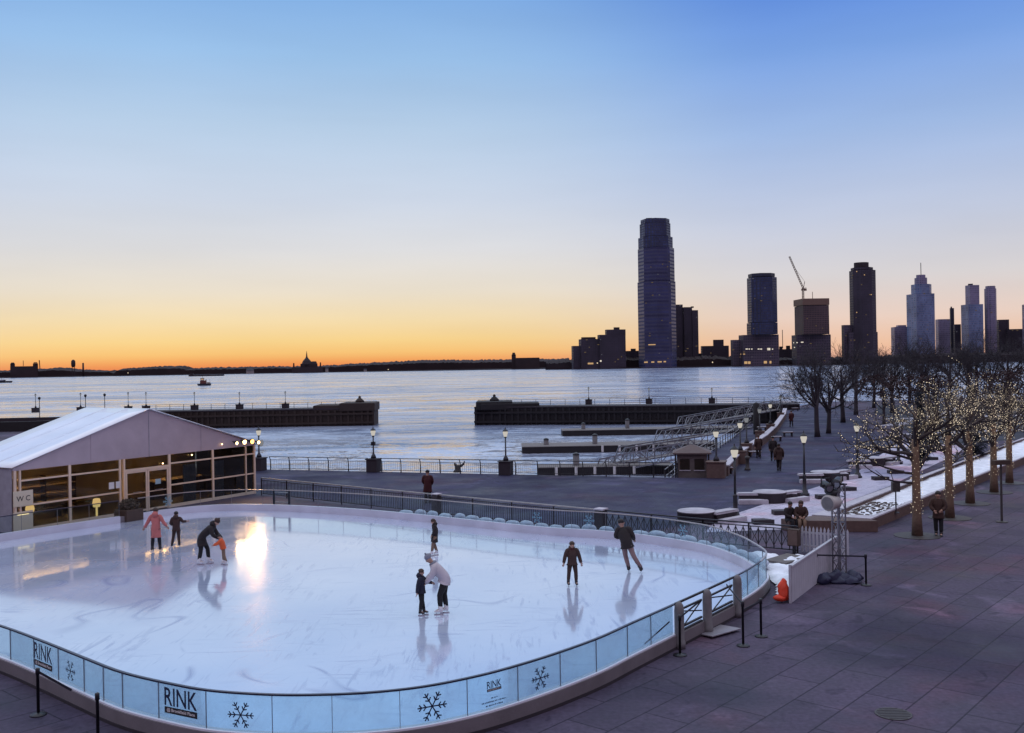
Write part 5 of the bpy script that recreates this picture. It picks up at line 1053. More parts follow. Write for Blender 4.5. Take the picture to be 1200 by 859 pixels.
def bldg(name, label, Y, secs, cat='tower', th=20, lit=(), extras=(), base=-.4):
    """secs: (part name, left px, right px, top py, bottom py or None, plan, material); every section is its own part"""
    xm = (min(s_[1] for s_ in secs)+max(s_[2] for s_ in secs))/2; c = AY(xm, 425, Y); az = math.atan2(c.x, Y)
    t = thing(name, label, cat, (c.x, c.y, base), -az); M = (Matrix.Translation((c.x, c.y, 0)) @ Matrix.Rotation(-az, 4, 'Z')).inverted(); rr = M.to_3x3(); oo = M @ Vector((0, 0, H)); PLS = []
    def lx(px, py, yy): d = rr @ ray(px, py); k = (yy-oo.y)/d.y; q = oo+d*k; return q.x, q.z-base
    for nm, l, r_, top, bot, plan, m in secs:
        x0, _ = lx(l, top, 0); x1, z1 = lx(r_, top, 0); z0 = -1 if bot is None else lx(xm, bot, 0)[1]
        a_ = R(th); sq = {'box': [(-1, -1), (1, -1), (1, 1), (-1, 1)], 'slab': [(-1, -.4), (1, -.4), (1, .4), (-1, .4)], 'oct': [(-1, -.45), (-.45, -1), (.45, -1), (1, -.45), (1, .45), (.45, 1), (-.45, 1), (-1, .45)], 'round': [(math.cos(k*math.pi/8), math.sin(k*math.pi/8)) for k in range(16)], 'taper': None, 'flat': [(-1, -.5), (1, -.5), (1, .5), (-1, .5)]}
        pl = sq['box' if plan == 'taper' else plan]
        if plan != 'flat': pl = [(x*math.cos(a_)-y*math.sin(a_), x*math.sin(a_)+y*math.cos(a_)) for x, y in pl]
        ex = max(p[0] for p in pl); w = (x1-x0)/2; cx = (x0+x1)/2; pl = [(cx+x*w/ex, y*w/ex) for x, y in pl]
        top_pl = [(cx+(x-cx)*.75, y*.75) for x, y in pl] if plan == 'taper' else pl
        MB().stack([(z0, pl), (z1, top_pl)]).build(nm, m, t); PLS.append((z0, z1, pl, nm, plan))
    def face(x, z):                      # foremost wall at x, and which way it faces
        best = None
        for z0, z1, pl, nm, plan in PLS:
            if not z0 < z < z1: continue
            for (xa, ya), (xb, yb) in zip(pl, pl[1:]+pl[:1]):
                if min(xa, xb) < x < max(xa, xb):
                    y = ya+(yb-ya)*(x-xa)/(xb-xa)
                    if best is None or y < best[0]: best = (y, math.atan((yb-ya)/(xb-xa)))
        return best
    def window(x, z, w, h, m):
        f_ = face(x, z)
        if f_: MB().box((x, f_[0], z), (w, .5, h), f_[1]).build('lit_window', m, t)
    for px, py, w, h, m in lit: x, z = lx(px, py, -20); window(x, z, w, h, m)
    rw = random.Random(label)
    for z0, z1, pl, nm, plan in PLS:
        if nm not in ('shaft', 'podium', 'base', 'lower_shaft', 'upper_shaft', 'tall_wing', 'low_wing', 'middle_wing', 'body', 'setback'): continue
        xa, xb = min(p[0] for p in pl), max(p[0] for p in pl)
        for k in range(int(min(16, (xb-xa)*(z1-max(z0, 0))/520))):
            zz = max(z0, 4)+int(rw.random()*(z1-max(z0, 4))/4)*4+1.5; window(rw.uniform(xa*.9+xb*.1, xa*.1+xb*.9), zz, rw.choice((1.4, 1.8, 3)), 1.3, rw.choice(('win_dim', 'win_dim', 'win_faint')))
    for z0, z1, pl, nm, plan in PLS[-1:]:
        xa, xb = min(p[0] for p in pl), max(p[0] for p in pl)
        if base > -1 and cat != 'building' and nm in ('shaft', 'body', 'upper_shaft'): MB().box(((xa+xb)/2-.12*(xb-xa), 0, z1+1.4), ((xb-xa)*.35, (xb-xa)*.3, 2.8)).build('roof_plant', 'silh_blue', t)
    for nm, l, t0, r_, b0, wd, m in extras:
        x0, z0 = lx(l, t0, 0); x1, z1 = lx(r_, b0, 0); MB().bar((x0, 0, z0), (x1, 0, z1), wd).build(nm, m, t)
    return t
bldg('stepped_block', 'broad dark brown block stepping up in steps at the left of the skyline', 1575, [('low_wing', 669.5, 700, 405, None, 'slab', 'fac_brown'), ('middle_wing', 678, 716, 397, None, 'slab', 'fac_brown'), ('roof_step', 681, 698, 395, 398, 'slab', 'silh_brown'), ('tall_wing', 700, 733, 392, None, 'slab', 'fac_brown'), ('tall_wing', 709, 733, 386, 394, 'slab', 'fac_brown'), ('roof_step', 719, 726, 383.5, 388, 'slab', 'silh_brown')], 'building', 12, [(692, 426, 9, 2.5, 'win_warm'), (704, 423, 2.5, 2.5, 'win_cool')])
bldg('low_block', 'low dark block between the stepped block and the tallest tower', 1620, [('body', 731, 750, 411, None, 'slab', 'fac_brown'), ('roof_step', 739, 745, 408.5, 412, 'slab', 'silh_brown')], 'building', 8)
t = bldg('office_tower', 'tallest skyscraper of the skyline with rounded shoulders and dark glass crown', 1570, [('base', 747, 791.5, 330, None, 'oct', 'fac_glass_purple'), ('shaft', 747.3, 790, 291, 330.2, 'oct', 'fac_glass_purple'), ('shoulder', 747.8, 788.2, 278, 291.2, 'oct', 'fac_glass_navy'), ('crown', 749.5, 785.6, 262, 278.2, 'oct', 'fac_glass_navy'), ('crown', 750.6, 784.5, 257, 262.2, 'oct', 'fac_glass_navy'), ('roof_mast', 757, 764, 255.5, 257, 'flat', 'silh_blue')], 'skyscraper', 24, [(757, 424.5, 6, 2, 'win_warm'), (765, 424.3, 5, 2, 'win_warm'), (773, 424, 7, 2, 'win_warm'), (779, 423.8, 4, 2, 'win_warm'), (764, 404, 12, 1.6, 'win_warm')])
bldg('residential_tower', 'dark ribbed slab tower standing right against the tallest skyscraper', 1640, [('shaft', 788, 800, 357, None, 'box', 'fac_brown'), ('shaft', 798.5, 811, 360, None, 'box', 'fac_brown'), ('shaft', 809, 818, 363.5, None, 'box', 'fac_brown'), ('roof_step', 809.5, 813, 359, 361, 'slab', 'silh_brown')], 'tower', 18)
bldg('low_block', 'low stepped dark block in the gap before the dark blue tower', 1650, [('body', 821, 854, 405, None, 'slab', 'fac_brown'), ('upper_block', 835.5, 848, 398, 406, 'slab', 'fac_brown'), ('annex', 812, 828, 414, None, 'slab', 'fac_brown')], 'building', 8, [(829, 425, 2.2, 2.2, 'win_cool')])
W4 = [(875, 409, 3.5, 1.6, 'win_cool'), (878, 409, 2, 1.6, 'win_cool'), (881, 409, 2, 1.6, 'win_cool'), (889, 409, 3, 1.6, 'win_cool'), (892, 409, 3, 1.6, 'win_cool'), (901, 409, 5, 3.5, 'win_cool'), (905.5, 409, 2, 1.6, 'win_cool'), (868, 415, 3, 1.5, 'win_warm'), (872, 415, 3, 1.5, 'win_warm'), (874, 425, 5, 4, 'win_warm'), (878, 425, 4, 4, 'win_warm'), (897, 424.5, 5, 4, 'win_warm'), (903, 424.5, 3, 4, 'win_warm')]
bldg('office_tower', 'dark blue glass tower on a broad stone podium with lit windows', 1570, [('podium', 856, 880, 398, None, 'slab', 'fac_stone'), ('podium', 865.5, 912.5, 392, None, 'slab', 'fac_stone'), ('shaft', 875, 911.2, 378, 392.2, 'oct', 'fac_glass_navy'), ('shaft', 875.2, 910.2, 325, 378.2, 'oct', 'fac_glass_navy'), ('crown', 876.5, 908, 320.5, 325.2, 'oct', 'silh_blue')], 'tower', 20, W4)
bldg('low_block', 'small low dark block with a thin mast beside the dark blue tower', 1680, [('body', 912, 930, 409, None, 'slab', 'fac_brown'), ('roof_step', 913, 917, 406, 410, 'slab', 'silh_brown'), ('roof_step', 921, 926, 405, 410, 'slab', 'silh_brown')], 'building', 8, [], [('mast', 917.3, 408, 916.8, 386.5, 1.1, 'silh_brown')])
cb = bldg('construction_tower', 'unfinished concrete tower under construction with netting at its top', 1590, [('podium', 927.5, 973.5, 392, None, 'slab', 'fac_stone'), ('shaft', 930.8, 971, 358, 392.2, 'box', 'fac_concrete'), ('netting', 929.6, 971.6, 350, 358.2, 'box', 'crane_paint')], 'tower', 20, [(930, 401.5, 3, 1.6, 'win_cool'), (934, 401.5, 2, 1.6, 'win_cool'), (940, 401, 4, 1.6, 'win_cool'), (931, 407, 4, 1.6, 'win_cool')], [('hoist_mast', 971.5, 395, 970.5, 352, 1.6, 'crane_paint'), ('aerial', 952.3, 350, 952, 342, .9, 'crane_paint')])
c = AY(941, 350, 1590); cr = thing('tower_crane', 'tower crane with raised jib on the unfinished tower', 'crane', (c.x, 1590, c.z-.3)); p0 = c; mb = MB(); f2 = lambda px, py: AY(px, py, 1590)-Vector((c.x, 1590, c.z-.3))
def lattice(a, b, w, n):
    m_ = MB(); d = (b-a).normalized(); x = d.cross(Vector((0, 1, 0))).normalized()*w/2; y = Vector((0, 1, 0))*w/2; cs_ = [-x-y, x-y, x+y, -x+y]
    for q in cs_: m_.bar(a+q, b+q, w*.2)
    for k in range(n):
        for e_ in range(4): m_.bar(a.lerp(b, k/n)+cs_[e_], a.lerp(b, (k+1)/n)+cs_[(e_+1) % 4], w*.14)
    return m_
lattice(f2(941.2, 350), f2(941, 338), 2.4, 7).build('mast', 'crane_paint', cr); lattice(f2(941.5, 338.5), f2(925, 300.5), 1.9, 16).build('jib', 'crane_paint', cr); lattice(f2(940, 338.5), f2(945, 338), 2.2, 3).build('counter_jib', 'crane_paint', cr)
q_ = f2(943.8, 339.5); MB().box(q_, (3.4, 3, 3.4)).build('counterweight', 'crane_paint', cr); MB().bar(f2(941.5, 338), f2(943, 330), .8).build('a_frame', 'crane_paint', cr); MB().bar(f2(943, 330), f2(930, 312), .3).build('pendant_line', 'crane_paint', cr); MB().box(f2(940, 339.5), (2.4, 2.4, 3)).build('cab', 'crane_paint', cr)
bldg('residential_tower', 'tall brown stepped tower with a rounded top on a wide podium', 1580, [('podium', 986, 1010, 380.5, None, 'slab', 'fac_stone'), ('podium', 990, 1028.5, 389, None, 'slab', 'fac_stone'), ('shaft', 995, 1026, 316.5, None, 'oct', 'fac_brown'), ('setback', 996.8, 1023, 313.3, 316.7, 'oct', 'fac_brown'), ('crown', 1000.5, 1018, 307.5, 313.5, 'round', 'silh_brown')], 'tower', 20, [(1004, 318, 1.5, 1.5, 'win_warm'), (1013, 322, 1.5, 1.5, 'win_warm'), (1021, 345, 1.5, 1.5, 'win_warm'), (1004, 366, 1.5, 1.5, 'win_warm')])
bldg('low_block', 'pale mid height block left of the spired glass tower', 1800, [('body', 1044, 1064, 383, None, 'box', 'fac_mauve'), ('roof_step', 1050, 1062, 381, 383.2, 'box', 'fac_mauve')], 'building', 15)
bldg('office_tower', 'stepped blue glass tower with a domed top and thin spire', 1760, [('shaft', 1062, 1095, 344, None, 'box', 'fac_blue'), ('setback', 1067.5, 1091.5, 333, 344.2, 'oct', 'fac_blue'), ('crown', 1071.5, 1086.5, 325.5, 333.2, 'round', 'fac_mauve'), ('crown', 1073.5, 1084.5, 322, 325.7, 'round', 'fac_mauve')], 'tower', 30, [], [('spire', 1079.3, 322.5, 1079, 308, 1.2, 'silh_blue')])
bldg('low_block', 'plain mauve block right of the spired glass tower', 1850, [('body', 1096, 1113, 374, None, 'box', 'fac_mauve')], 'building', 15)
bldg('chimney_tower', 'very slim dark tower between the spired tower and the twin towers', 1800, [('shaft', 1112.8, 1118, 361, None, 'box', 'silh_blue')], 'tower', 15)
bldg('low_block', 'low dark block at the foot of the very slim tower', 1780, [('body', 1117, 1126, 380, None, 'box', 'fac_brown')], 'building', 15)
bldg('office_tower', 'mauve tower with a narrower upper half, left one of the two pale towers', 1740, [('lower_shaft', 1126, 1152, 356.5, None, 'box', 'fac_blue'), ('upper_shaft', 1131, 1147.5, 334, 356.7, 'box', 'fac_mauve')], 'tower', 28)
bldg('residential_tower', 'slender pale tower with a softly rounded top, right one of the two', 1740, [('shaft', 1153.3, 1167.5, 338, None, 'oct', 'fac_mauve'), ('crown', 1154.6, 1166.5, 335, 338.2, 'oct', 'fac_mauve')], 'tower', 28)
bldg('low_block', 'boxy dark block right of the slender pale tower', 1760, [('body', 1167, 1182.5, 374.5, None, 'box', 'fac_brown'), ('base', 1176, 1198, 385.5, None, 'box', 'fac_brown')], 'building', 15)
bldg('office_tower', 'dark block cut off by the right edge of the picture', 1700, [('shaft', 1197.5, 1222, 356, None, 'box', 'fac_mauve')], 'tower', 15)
# island halls, tower, terminal
t = bldg('island_hall', 'long dark hall with corner turrets on the far left shore', 2080, [('hall', 12, 44, 429, None, 'flat', 'silh_brown'), ('turret', 12, 17.5, 426, None, 'flat', 'silh_brown'), ('turret', 38.5, 44.5, 426, None, 'flat', 'silh_brown'), ('turret_roof', 12.5, 17, 424.8, 426.1, 'taper', 'silh_brown'), ('turret_roof', 39, 44, 424.5, 426.1, 'taper', 'silh_brown')], 'building', 0, [], [('flagpole', 27.3, 429, 27.2, 422.5, 1.2, 'silh_brown'), ('flagpole', 46.8, 432, 46, 422, 1.8, 'silh_brown')], -2)
a = AY(86, 434, 2080); z = lambda py: AY(86, py, 2080).z+2
t = thing('water_tower', 'dark bulb shaped water tower above the far left shore', 'water tower', (a.x, 2080, -2))
for dx in (-3, 3): MB().bar((dx, 0, 0), (dx*.8, 0, z(429)), 1).build('leg', 'silh_brown', t)
MB().lathe([(1.5, z(430.5)), (4, z(429.3)), (4.4, z(426)), (4.0, z(423)), (2.2, z(421.8)), (.3, z(421.4))], n=14).build('tank', 'silh_brown', t, True)
a = AY(97.5, 434, 2080); t = thing('chimney', 'short dark chimney right of the far water tower', 'chimney', (a.x, 2080, -2)); MB().lathe([(2.2, 0), (1.7, z(426)+1)], n=12).build('stack', 'silh_brown', t, True)
Yt = 1990
bldg('ferry_terminal', 'dark terminal with steep roof and tall central spire on the far shore', Yt, [('hall', 342, 378, 430, None, 'flat', 'silh_brown'), ('wing', 352, 372, 426, None, 'flat', 'silh_brown'), ('pavilion', 343.2, 345.2, 425.4, 430.2, 'taper', 'silh_brown'), ('pavilion', 374.6, 376.4, 424.6, 430.2, 'taper', 'silh_brown'), ('side_roof', 364, 371.5, 423.4, 426.2, 'taper', 'silh_brown')], 'building', 0, [(357.6, 425.2, 3, 3, 'shore_light')], [], -2)
o = COL.objects['ferry_terminal']; b = AY(359.6, 427, Yt); h_ = lambda py: AY(359.6, py, Yt).z-o.location.z; M = o.matrix_basis.inverted(); lc = M @ b
MB().loft([(lc.x, 0, h_(427)), (lc.x, 0, h_(423)), (lc.x, 0, h_(419.4)), (lc.x, 0, h_(418)), (lc.x, 0, h_(411))], [11, 8, 2.6, 1.6, .15], 8).build('spire_roof', 'silh_brown', o)
bldg('shore_tower', 'small dark domed tower on the far shore left of the skyline', 1950, [('body', 599.5, 604.5, 415.5, None, 'flat', 'silh_brown'), ('dome', 600, 604, 413.2, 415.6, 'taper', 'silh_brown'), ('hall', 604, 632, 419, None, 'flat', 'silh_brown')], 'building', 0, [], [], -2)
for px, py, lb in ((293, 433, 'pale low shed on the far shore right of the tug boat'), (428, 433, 'tiny pale shed on the far shore under the sunset'), (383, 431.5, 'tiny pale hut on the far shore right of the spired terminal')):
    w = 9 if px == 293 else 3.5; bldg('shore_shed', lb, 2000, [('body', px-w/2, px+w/2, py, None, 'flat', 'cabin'), ('roof', px-w/2-.3, px+w/2+.3, py-1, py+.1, 'taper', 'silh_blue')], 'shed', 0, [], [], -2)
rnd = random.Random(15)
for k, (px, py) in enumerate(((150, 437), (305, 437.5), (455, 433), (700, 425.5), (835, 424.5))):
    a = AY(px, py, 1560 if px > 650 else 2040); t = thing('shore_lamp', ['tiny shore light at the left of the far woods', 'tiny shore light right of the pale far shed', 'tiny shore light on the middle far shore', 'tiny shore light before the stepped dark block', 'tiny shore light in the gap left of the dark blue tower'][k], 'lamp', (a.x, a.y, -1), 0, 'tiny lights along the far shore'); MB().ball((0, 0, a.z+1), 1.0, 6, 4).build('globe', 'shore_light', t); MB().bar((0, 0, 0), (0, 0, a.z+.4), .4).build('post', 'silh_brown', t)
# river pier near the tug
a0, a1 = AY(222, 440.5, 1500), AY(262, 440, 1500); t = thing('river_pier', 'thin dark pier line on the water behind the tug boat', 'pier'); MB().box(((a0.x+a1.x)/2, 1500, -1), (a1.x-a0.x, 8, 2.4)).build('deck', 'silh_brown', t); MB().box((a0.x+4, 1500, 1.6), (4, 4, 3)).build('beacon', 'silh_brown', t)

# boats
a = AY(239.5, 452, 585); tg = thing('tug_boat', 'small tug boat with raised wheelhouse under way on the river', 'boat', (a.x, 585, WZ), R(12))
hull = []
for z, s_ in ((-.3, .86), (1.2, 1.0)): hull.append((z, [(-4.2*s_, 0), (-3.2*s_, -1.5*s_), (2.8*s_, -1.6*s_), (4.*s_, -1.2*s_), (4.*s_, 1.2*s_), (2.8*s_, 1.6*s_), (-3.2*s_, 1.5*s_)]))
MB().stack(hull).build('hull', 'hull_dark', tg); MB().box((-.6, 0, 2.1), (3.6, 2.2, 1.8)).build('deckhouse', 'hull_red', tg); wh = MB().box((-1.1, 0, 3.7), (2.0, 1.8, 1.4)).build('wheelhouse', 'cabin', tg); MB().box((-1.1, 0, 4.45), (2.3, 2.1, .12)).build('roof', 'hull_dark', wh); MB().box((-1.1, -.92, 3.8), (1.5, .04, .5)).build('window', 'win_warm', wh)
MB().bar((-.9, 0, 4.5), (-.9, 0, 6.6), .16).build('mast', 'hull_dark', tg); MB().lathe([(.35, 1.2), (.3, 3.6)], (1.0, 0, 0), 10).build('funnel', 'hull_dark', tg); MB().bar((3.4, 0, 1.2), (3.2, 0, 3.6), .14).build('stern_post', 'hull_dark', tg); MB().box((2.4, 0, 1.6), (1.6, 1.6, .8)).build('winch', 'cabin', tg)
a = AY(3, 449.5, 1000); bt = thing('river_boat', 'low dark motor boat entering at the left edge of the river', 'boat', (a.x, 1000, WZ), R(5))
MB().stack([(-.3, [(-9, -2), (6, -2), (9, 0), (6, 2), (-9, 2)]), (1.7, [(-9.5, -2.3), (6.5, -2.3), (10, 0), (6.5, 2.3), (-9.5, 2.3)])]).build('hull', 'hull_dark', bt); cb_ = MB().box((-2, 0, 2.3), (9, 3.2, 1.3)).build('cabin', 'hull_dark', bt); MB().box((-2, -1.62, 2.4), (7, .06, .5)).build('window', 'cabin_pale', cb_); MB().bar((-1, 0, 2.9), (-1, 0, 4.8), .2).build('mast', 'hull_dark', bt)

# ------------------------------------------------------------------ people
BODIES = []
def smooth_path(P, rr, m=3):
    out, ro = [], []; n = len(P)
    for k in range(n-1):
        p0, p1, p2, p3 = P[max(k-1, 0)], P[k], P[k+1], P[min(k+2, n-1)]
        for q in range(m):
            u = q/m; out.append(.5*((2*p1)+(p2-p0)*u+(2*p0-5*p1+4*p2-p3)*u*u+(3*p1-p0-3*p2+p3)*u**3)); ro.append(tuple(a_+(b_2-a_)*u for a_, b_2 in zip(rr[k], rr[k+1])))
    return out+[P[-1]], ro+[rr[-1]]
DEF = dict(pel=(0, 0, .53), bel=(0, 0, .62), che=(0, 0, .72), nek=(0, 0, .835), hed=(0, -.012, .925), shL=(.108, 0, .805), shR=(-.108, 0, .805), elL=(.145, .01, .65), elR=(-.145, .01, .65), wrL=(.155, -.03, .50), wrR=(-.155, -.03, .50),
           hiL=(.05, 0, .51), hiR=(-.05, 0, .51), knL=(.056, -.012, .28), knR=(-.056, -.012, .28), anL=(.06, 0, .045), anR=(-.06, 0, .045))
def person(label, loc, h, yaw, pose=None, coat='cloth_dark', legs='cloth_black', hat='hair_brown', hem=None, skates=None, hood=False, glove=None, hairlen=0., group=None, face=False, bulk=1.0, toes=None, scarf=None):
    J = dict(DEF); J.update(pose or {}); lift = .055 if skates else 0.0
    V = {k: Vector(v)*h+Vector((0, 0, lift)) for k, v in J.items()}
    t = thing('person', label, 'person', loc, yaw, group)
    # body: one skin grown over the joints
    ed = []; vs = []; ix = {}
    def jv(k, p, r): ix[k] = len(vs); vs.append((p, r)); return ix[k]
    nf = (V['hed']-V['nek']).normalized(); fw = Vector((0, -1, 0)); fw = (fw-nf*fw.dot(nf)).normalized()
    jv('pel', V['pel'], .062); jv('bel', V['bel'], .06); jv('che', V['che'], .066); jv('nek', V['nek'], .032); jv('chin', V['hed']-nf*.035*h+fw*.008*h, .046); jv('hed', V['hed']+nf*.005*h, .058); jv('top', V['hed']+nf*.05*h-fw*.004*h, .045); jv('nos', V['hed']-nf*.008*h+fw*.067*h, .012)
    for a_, b_2 in (('pel', 'bel'), ('bel', 'che'), ('che', 'nek'), ('nek', 'chin'), ('chin', 'hed'), ('hed', 'top'), ('hed', 'nos')): ed.append((ix[a_], ix[b_2]))
    for s_ in 'LR':
        jv('sh'+s_, V['sh'+s_], .034); jv('el'+s_, V['el'+s_], .027); jv('wr'+s_, V['wr'+s_], .022); d = (V['wr'+s_]-V['el'+s_]).normalized(); jv('pa'+s_, V['wr'+s_]+d*.045*h, .022)
        jv('hi'+s_, V['hi'+s_], .05); jv('kn'+s_, V['kn'+s_], .035); jv('an'+s_, V['an'+s_], .027); jv('to'+s_, V['an'+s_]+Vector((0, -.085*h, -.022*h)), .022)
        ear = V['hed']+Vector(((.06 if s_ == 'L' else -.06)*h, 0, 0)); jv('ea'+s_, ear, .012); ed.append((ix['hed'], ix['ea'+s_]))
        ed += [(ix['che'], ix['sh'+s_]), (ix['sh'+s_], ix['el'+s_]), (ix['el'+s_], ix['wr'+s_]), (ix['wr'+s_], ix['pa'+s_]), (ix['pel'], ix['hi'+s_]), (ix['hi'+s_], ix['kn'+s_]), (ix['kn'+s_], ix['an'+s_]), (ix['an'+s_], ix['to'+s_])]
    me = bpy.data.meshes.new('body'); me.from_pydata([p for p, r in vs], ed, []); o = bpy.data.objects.new('body', me); COL.objects.link(o); o.parent = t
    o.modifiers.new('skin', 'SKIN'); sv = me.skin_vertices[0].data
    for k, (p, r) in enumerate(vs): sv[k].radius = (r*h, r*h)
    sv[0].use_root = True; sb = o.modifiers.new('sub', 'SUBSURF'); sb.levels = sb.render_levels = 1
    hands = MB()
    for s_ in 'LR':
        d = (V['wr'+s_]-V['el'+s_]).normalized(); pa = V['wr'+s_]+d*.04*h; sd_ = d.cross(Vector((0, -1, 0))); sd_ = sd_.normalized() if sd_.length > .1 else Vector((1, 0, 0)); cu = d.cross(sd_).normalized()
        for k, ln in enumerate((.040, .047, .044, .034)):
            b0_ = pa+sd_*(k-1.5)*.0115*h+d*.006*h; k1 = b0_+d*ln*.55*h+cu*.006*h; hands.loft([b0_, k1, k1+d*ln*.45*h+cu*.014*h], [.0062*h, .0058*h, .0042*h], 5)
        b0_ = pa-d*.03*h-sd_*.016*h; k1 = b0_-sd_*.018*h+d*.018*h; hands.loft([b0_, k1, k1+d*.022*h], [.008*h, .0068*h, .005*h], 5)
    BODIES.append((o, hands, glove, [V['wrL'], V['wrR']], h))
    # coat
    hem = .42 if hem is None else hem; mb = MB(); b = bulk*h
    dn = (V['pel']-V['bel']).normalized(); he = V['pel']+Vector((0, 0, -(J['pel'][2]-hem)*h)) if hem < J['pel'][2] else V['pel']
    lm = (V['knL']+V['knR'])/2; he = he*.7+Vector((lm.x, lm.y, he.z))*.3; sw_ = abs(V['knL'].x-V['knR'].x)*.5
    tp, tr2 = smooth_path([he, he.lerp(V['pel'], .5), V['pel'], V['bel'], V['che'], (V['che']*.25+V['nek']*.75)+Vector((0, 0, -.01*h)), V['nek']+nf*.005*h], [(.112*b+sw_*.25, .098*b), (.110*b, .094*b), (.105*b, .088*b), (.1*b, .082*b), (.122*b, .086*b), (.098*b, .064*b), (.045*b, .045*b)])
    mb.loft(tp, tr2, 16); mb.v = [tuple(Vector(q_)+Vector((mnoise.noise(Vector(q_)*5/h+Vector(loc)), mnoise.noise(Vector(q_)*5/h+Vector(loc)*2), .4*mnoise.noise(Vector(q_)*7/h)))*.016*h) for q_ in mb.v]
    for s_ in 'LR':
        root = V['che'].lerp(V['nek'], .45); S_, E_, W_ = V['sh'+s_], V['el'+s_], V['wr'+s_]
        kp = [root.lerp(S_, .45), S_.lerp(root, .12)-(E_-S_)*.02, S_.lerp(E_, .28), E_, W_]; kr = [.036*b, .047*b, .049*b, .043*b, .034*b]; pp, pr = [], []
        for k in range(4):
            p0, p1, p2, p3 = kp[max(k-1, 0)], kp[k], kp[k+1], kp[min(k+2, 4)]
            for q in range(3): u = q/3; pp.append(.5*((2*p1)+(p2-p0)*u+(2*p0-5*p1+4*p2-p3)*u*u+(3*p1-p0-3*p2+p3)*u**3)); pr.append(kr[k]+(kr[k+1]-kr[k])*u)
        mb.loft(pp+[kp[4]], pr+[kr[4]], 8)
    if hood: mb.loft([V['nek']-nf*.02*h-fw*.02*h, V['nek']+nf*.03*h-fw*.04*h, V['hed']-fw*.055*h-nf*.01*h], [.07*h, .078*h, .03*h], 8)
    mb.build('coat', coat, t, True)
    mb = MB(); mb.loft([V['pel']+Vector((0, 0, .03*h)), V['pel'], (V['hiL']+V['hiR'])/2-Vector((0, 0, .03*h))], [(.085*h, .07*h), (.092*h, .074*h), (.08*h, .062*h)], 10)
    for s_ in 'LR': mb.loft([V['hi'+s_], V['hi'+s_].lerp(V['kn'+s_], .5), V['kn'+s_], V['kn'+s_].lerp(V['an'+s_], .45), V['an'+s_]+Vector((0, 0, .02*h))], [.066*h, .056*h, .045*h, .044*h, .034*h], 8)
    mb.build('trousers', legs, t, True)
    # hat or hair
    c_h = V['hed']+nf*.022*h-fw*.006*h; mb = MB()
    mb.loft([c_h-nf*.028*h-fw*.012*h, c_h-nf*.002*h-fw*.004*h, c_h+nf*.03*h, c_h+nf*.055*h, c_h+nf*.066*h], [(.05*h, .05*h), (.068*h, .068*h), (.06*h, .064*h), (.036*h, .04*h), (.006*h, .008*h)], 12)
    if hairlen: mb.loft([c_h-fw*.02*h, V['nek']-fw*.035*h+nf*.02*h, V['nek']-fw*.05*h-nf*hairlen*h], [.062*h, .058*h, .03*h], 8)
    if hat.startswith('cloth'): mb.ball(c_h+nf*.074*h, .018*h, 6, 5)
    mb.build('hair' if hat.startswith('hair') else 'hat', hat, t, True)
    if scarf: MB().loft([V['nek']-nf*.03*h, V['nek']-nf*.005*h, V['nek']+nf*.02*h], [(.062*h, .06*h), (.07*h, .068*h), (.056*h, .054*h)], 12).build('scarf', scarf, t, True)
    if face:
        for s_ in (-1, 1): MB().ball(V['hed']+Vector((s_*.024*h, 0, 0))+fw*.054*h+nf*.003*h, .007*h, 6, 5).build('eye', 'eye', t)
        MB().ball(V['hed']-nf*.032*h+fw*.05*h, (.016*h, .006*h, .005*h), 6, 5).build('mouth', 'lip', t)
    for s_ in 'LR':
        an = V['an'+s_]; kd = (V['kn'+s_]-an).normalized(); ty = (toes or {}).get(s_, (0, -1, 0)); ty = Vector(ty).normalized()
        mb = MB(); mb.loft([an+kd*.07*h, an+kd*.01*h, an-kd*.012*h], [.038*h, .037*h, .034*h], 8, ref=ty); mb.loft([an-ty*.035*h-Vector((0, 0, .018*h)), an+ty*.02*h-Vector((0, 0, .016*h)), an+ty*.075*h-Vector((0, 0, .024*h)), an+ty*.1*h-Vector((0, 0, .028*h))], [(.03*h, .026*h), (.036*h, .026*h), (.034*h, .02*h), (.018*h, .012*h)], 8, ref=(0, 0, 1))
        sk_ = mb.build('skate' if skates else 'shoe', skates or 'skate_black', t, True)
        if skates:
            z0 = an.z-.045*h; a_ = an-ty*.05*h; b_2 = an+ty*.105*h; m2 = MB(); m2.bar((a_.x, a_.y, z0-.04), (b_2.x, b_2.y, z0-.04), .006, .028)
            for f_ in (.25, .75): q_ = a_.lerp(b_2, f_); m2.bar((q_.x, q_.y, z0-.03), (q_.x, q_.y, z0+.006), .014)
            m2.build('blade', 'blade', sk_)
    return t
IZ = .061
def ice(px, py): return G(px, py, IZ)
SK = 'people skating on the ice'
person('skater in a long pink coat seen from behind, arms spread', ice(183, 646), 1.66, R(178), dict(elL=(.185, 0, .67), wrL=(.27, -.02, .54), elR=(-.18, 0, .67), wrR=(-.255, -.02, .565), anL=(.085, .02, .045), anR=(-.085, -.03, .045), knL=(.075, 0, .28), knR=(-.07, -.02, .28)), 'cloth_pink', 'cloth_black', 'hair_brown', .30, 'skate_black', True, 'cloth_black', group=SK)
person('child in a dark hooded coat beside the pink coated skater', ice(207, 641), 1.38, R(185), dict(elL=(.15, .02, .66), wrL=(.13, -.09, .60), elR=(-.19, -.02, .70), wrR=(-.27, -.06, .70), anL=(.12, .05, .045), anR=(-.075, -.02, .045), knL=(.09, -.02, .27), knR=(-.06, -.02, .28)), 'cloth_brown', 'cloth_brown', 'hair_dark', .44, 'skate_black', True, 'cloth_black', group=SK)
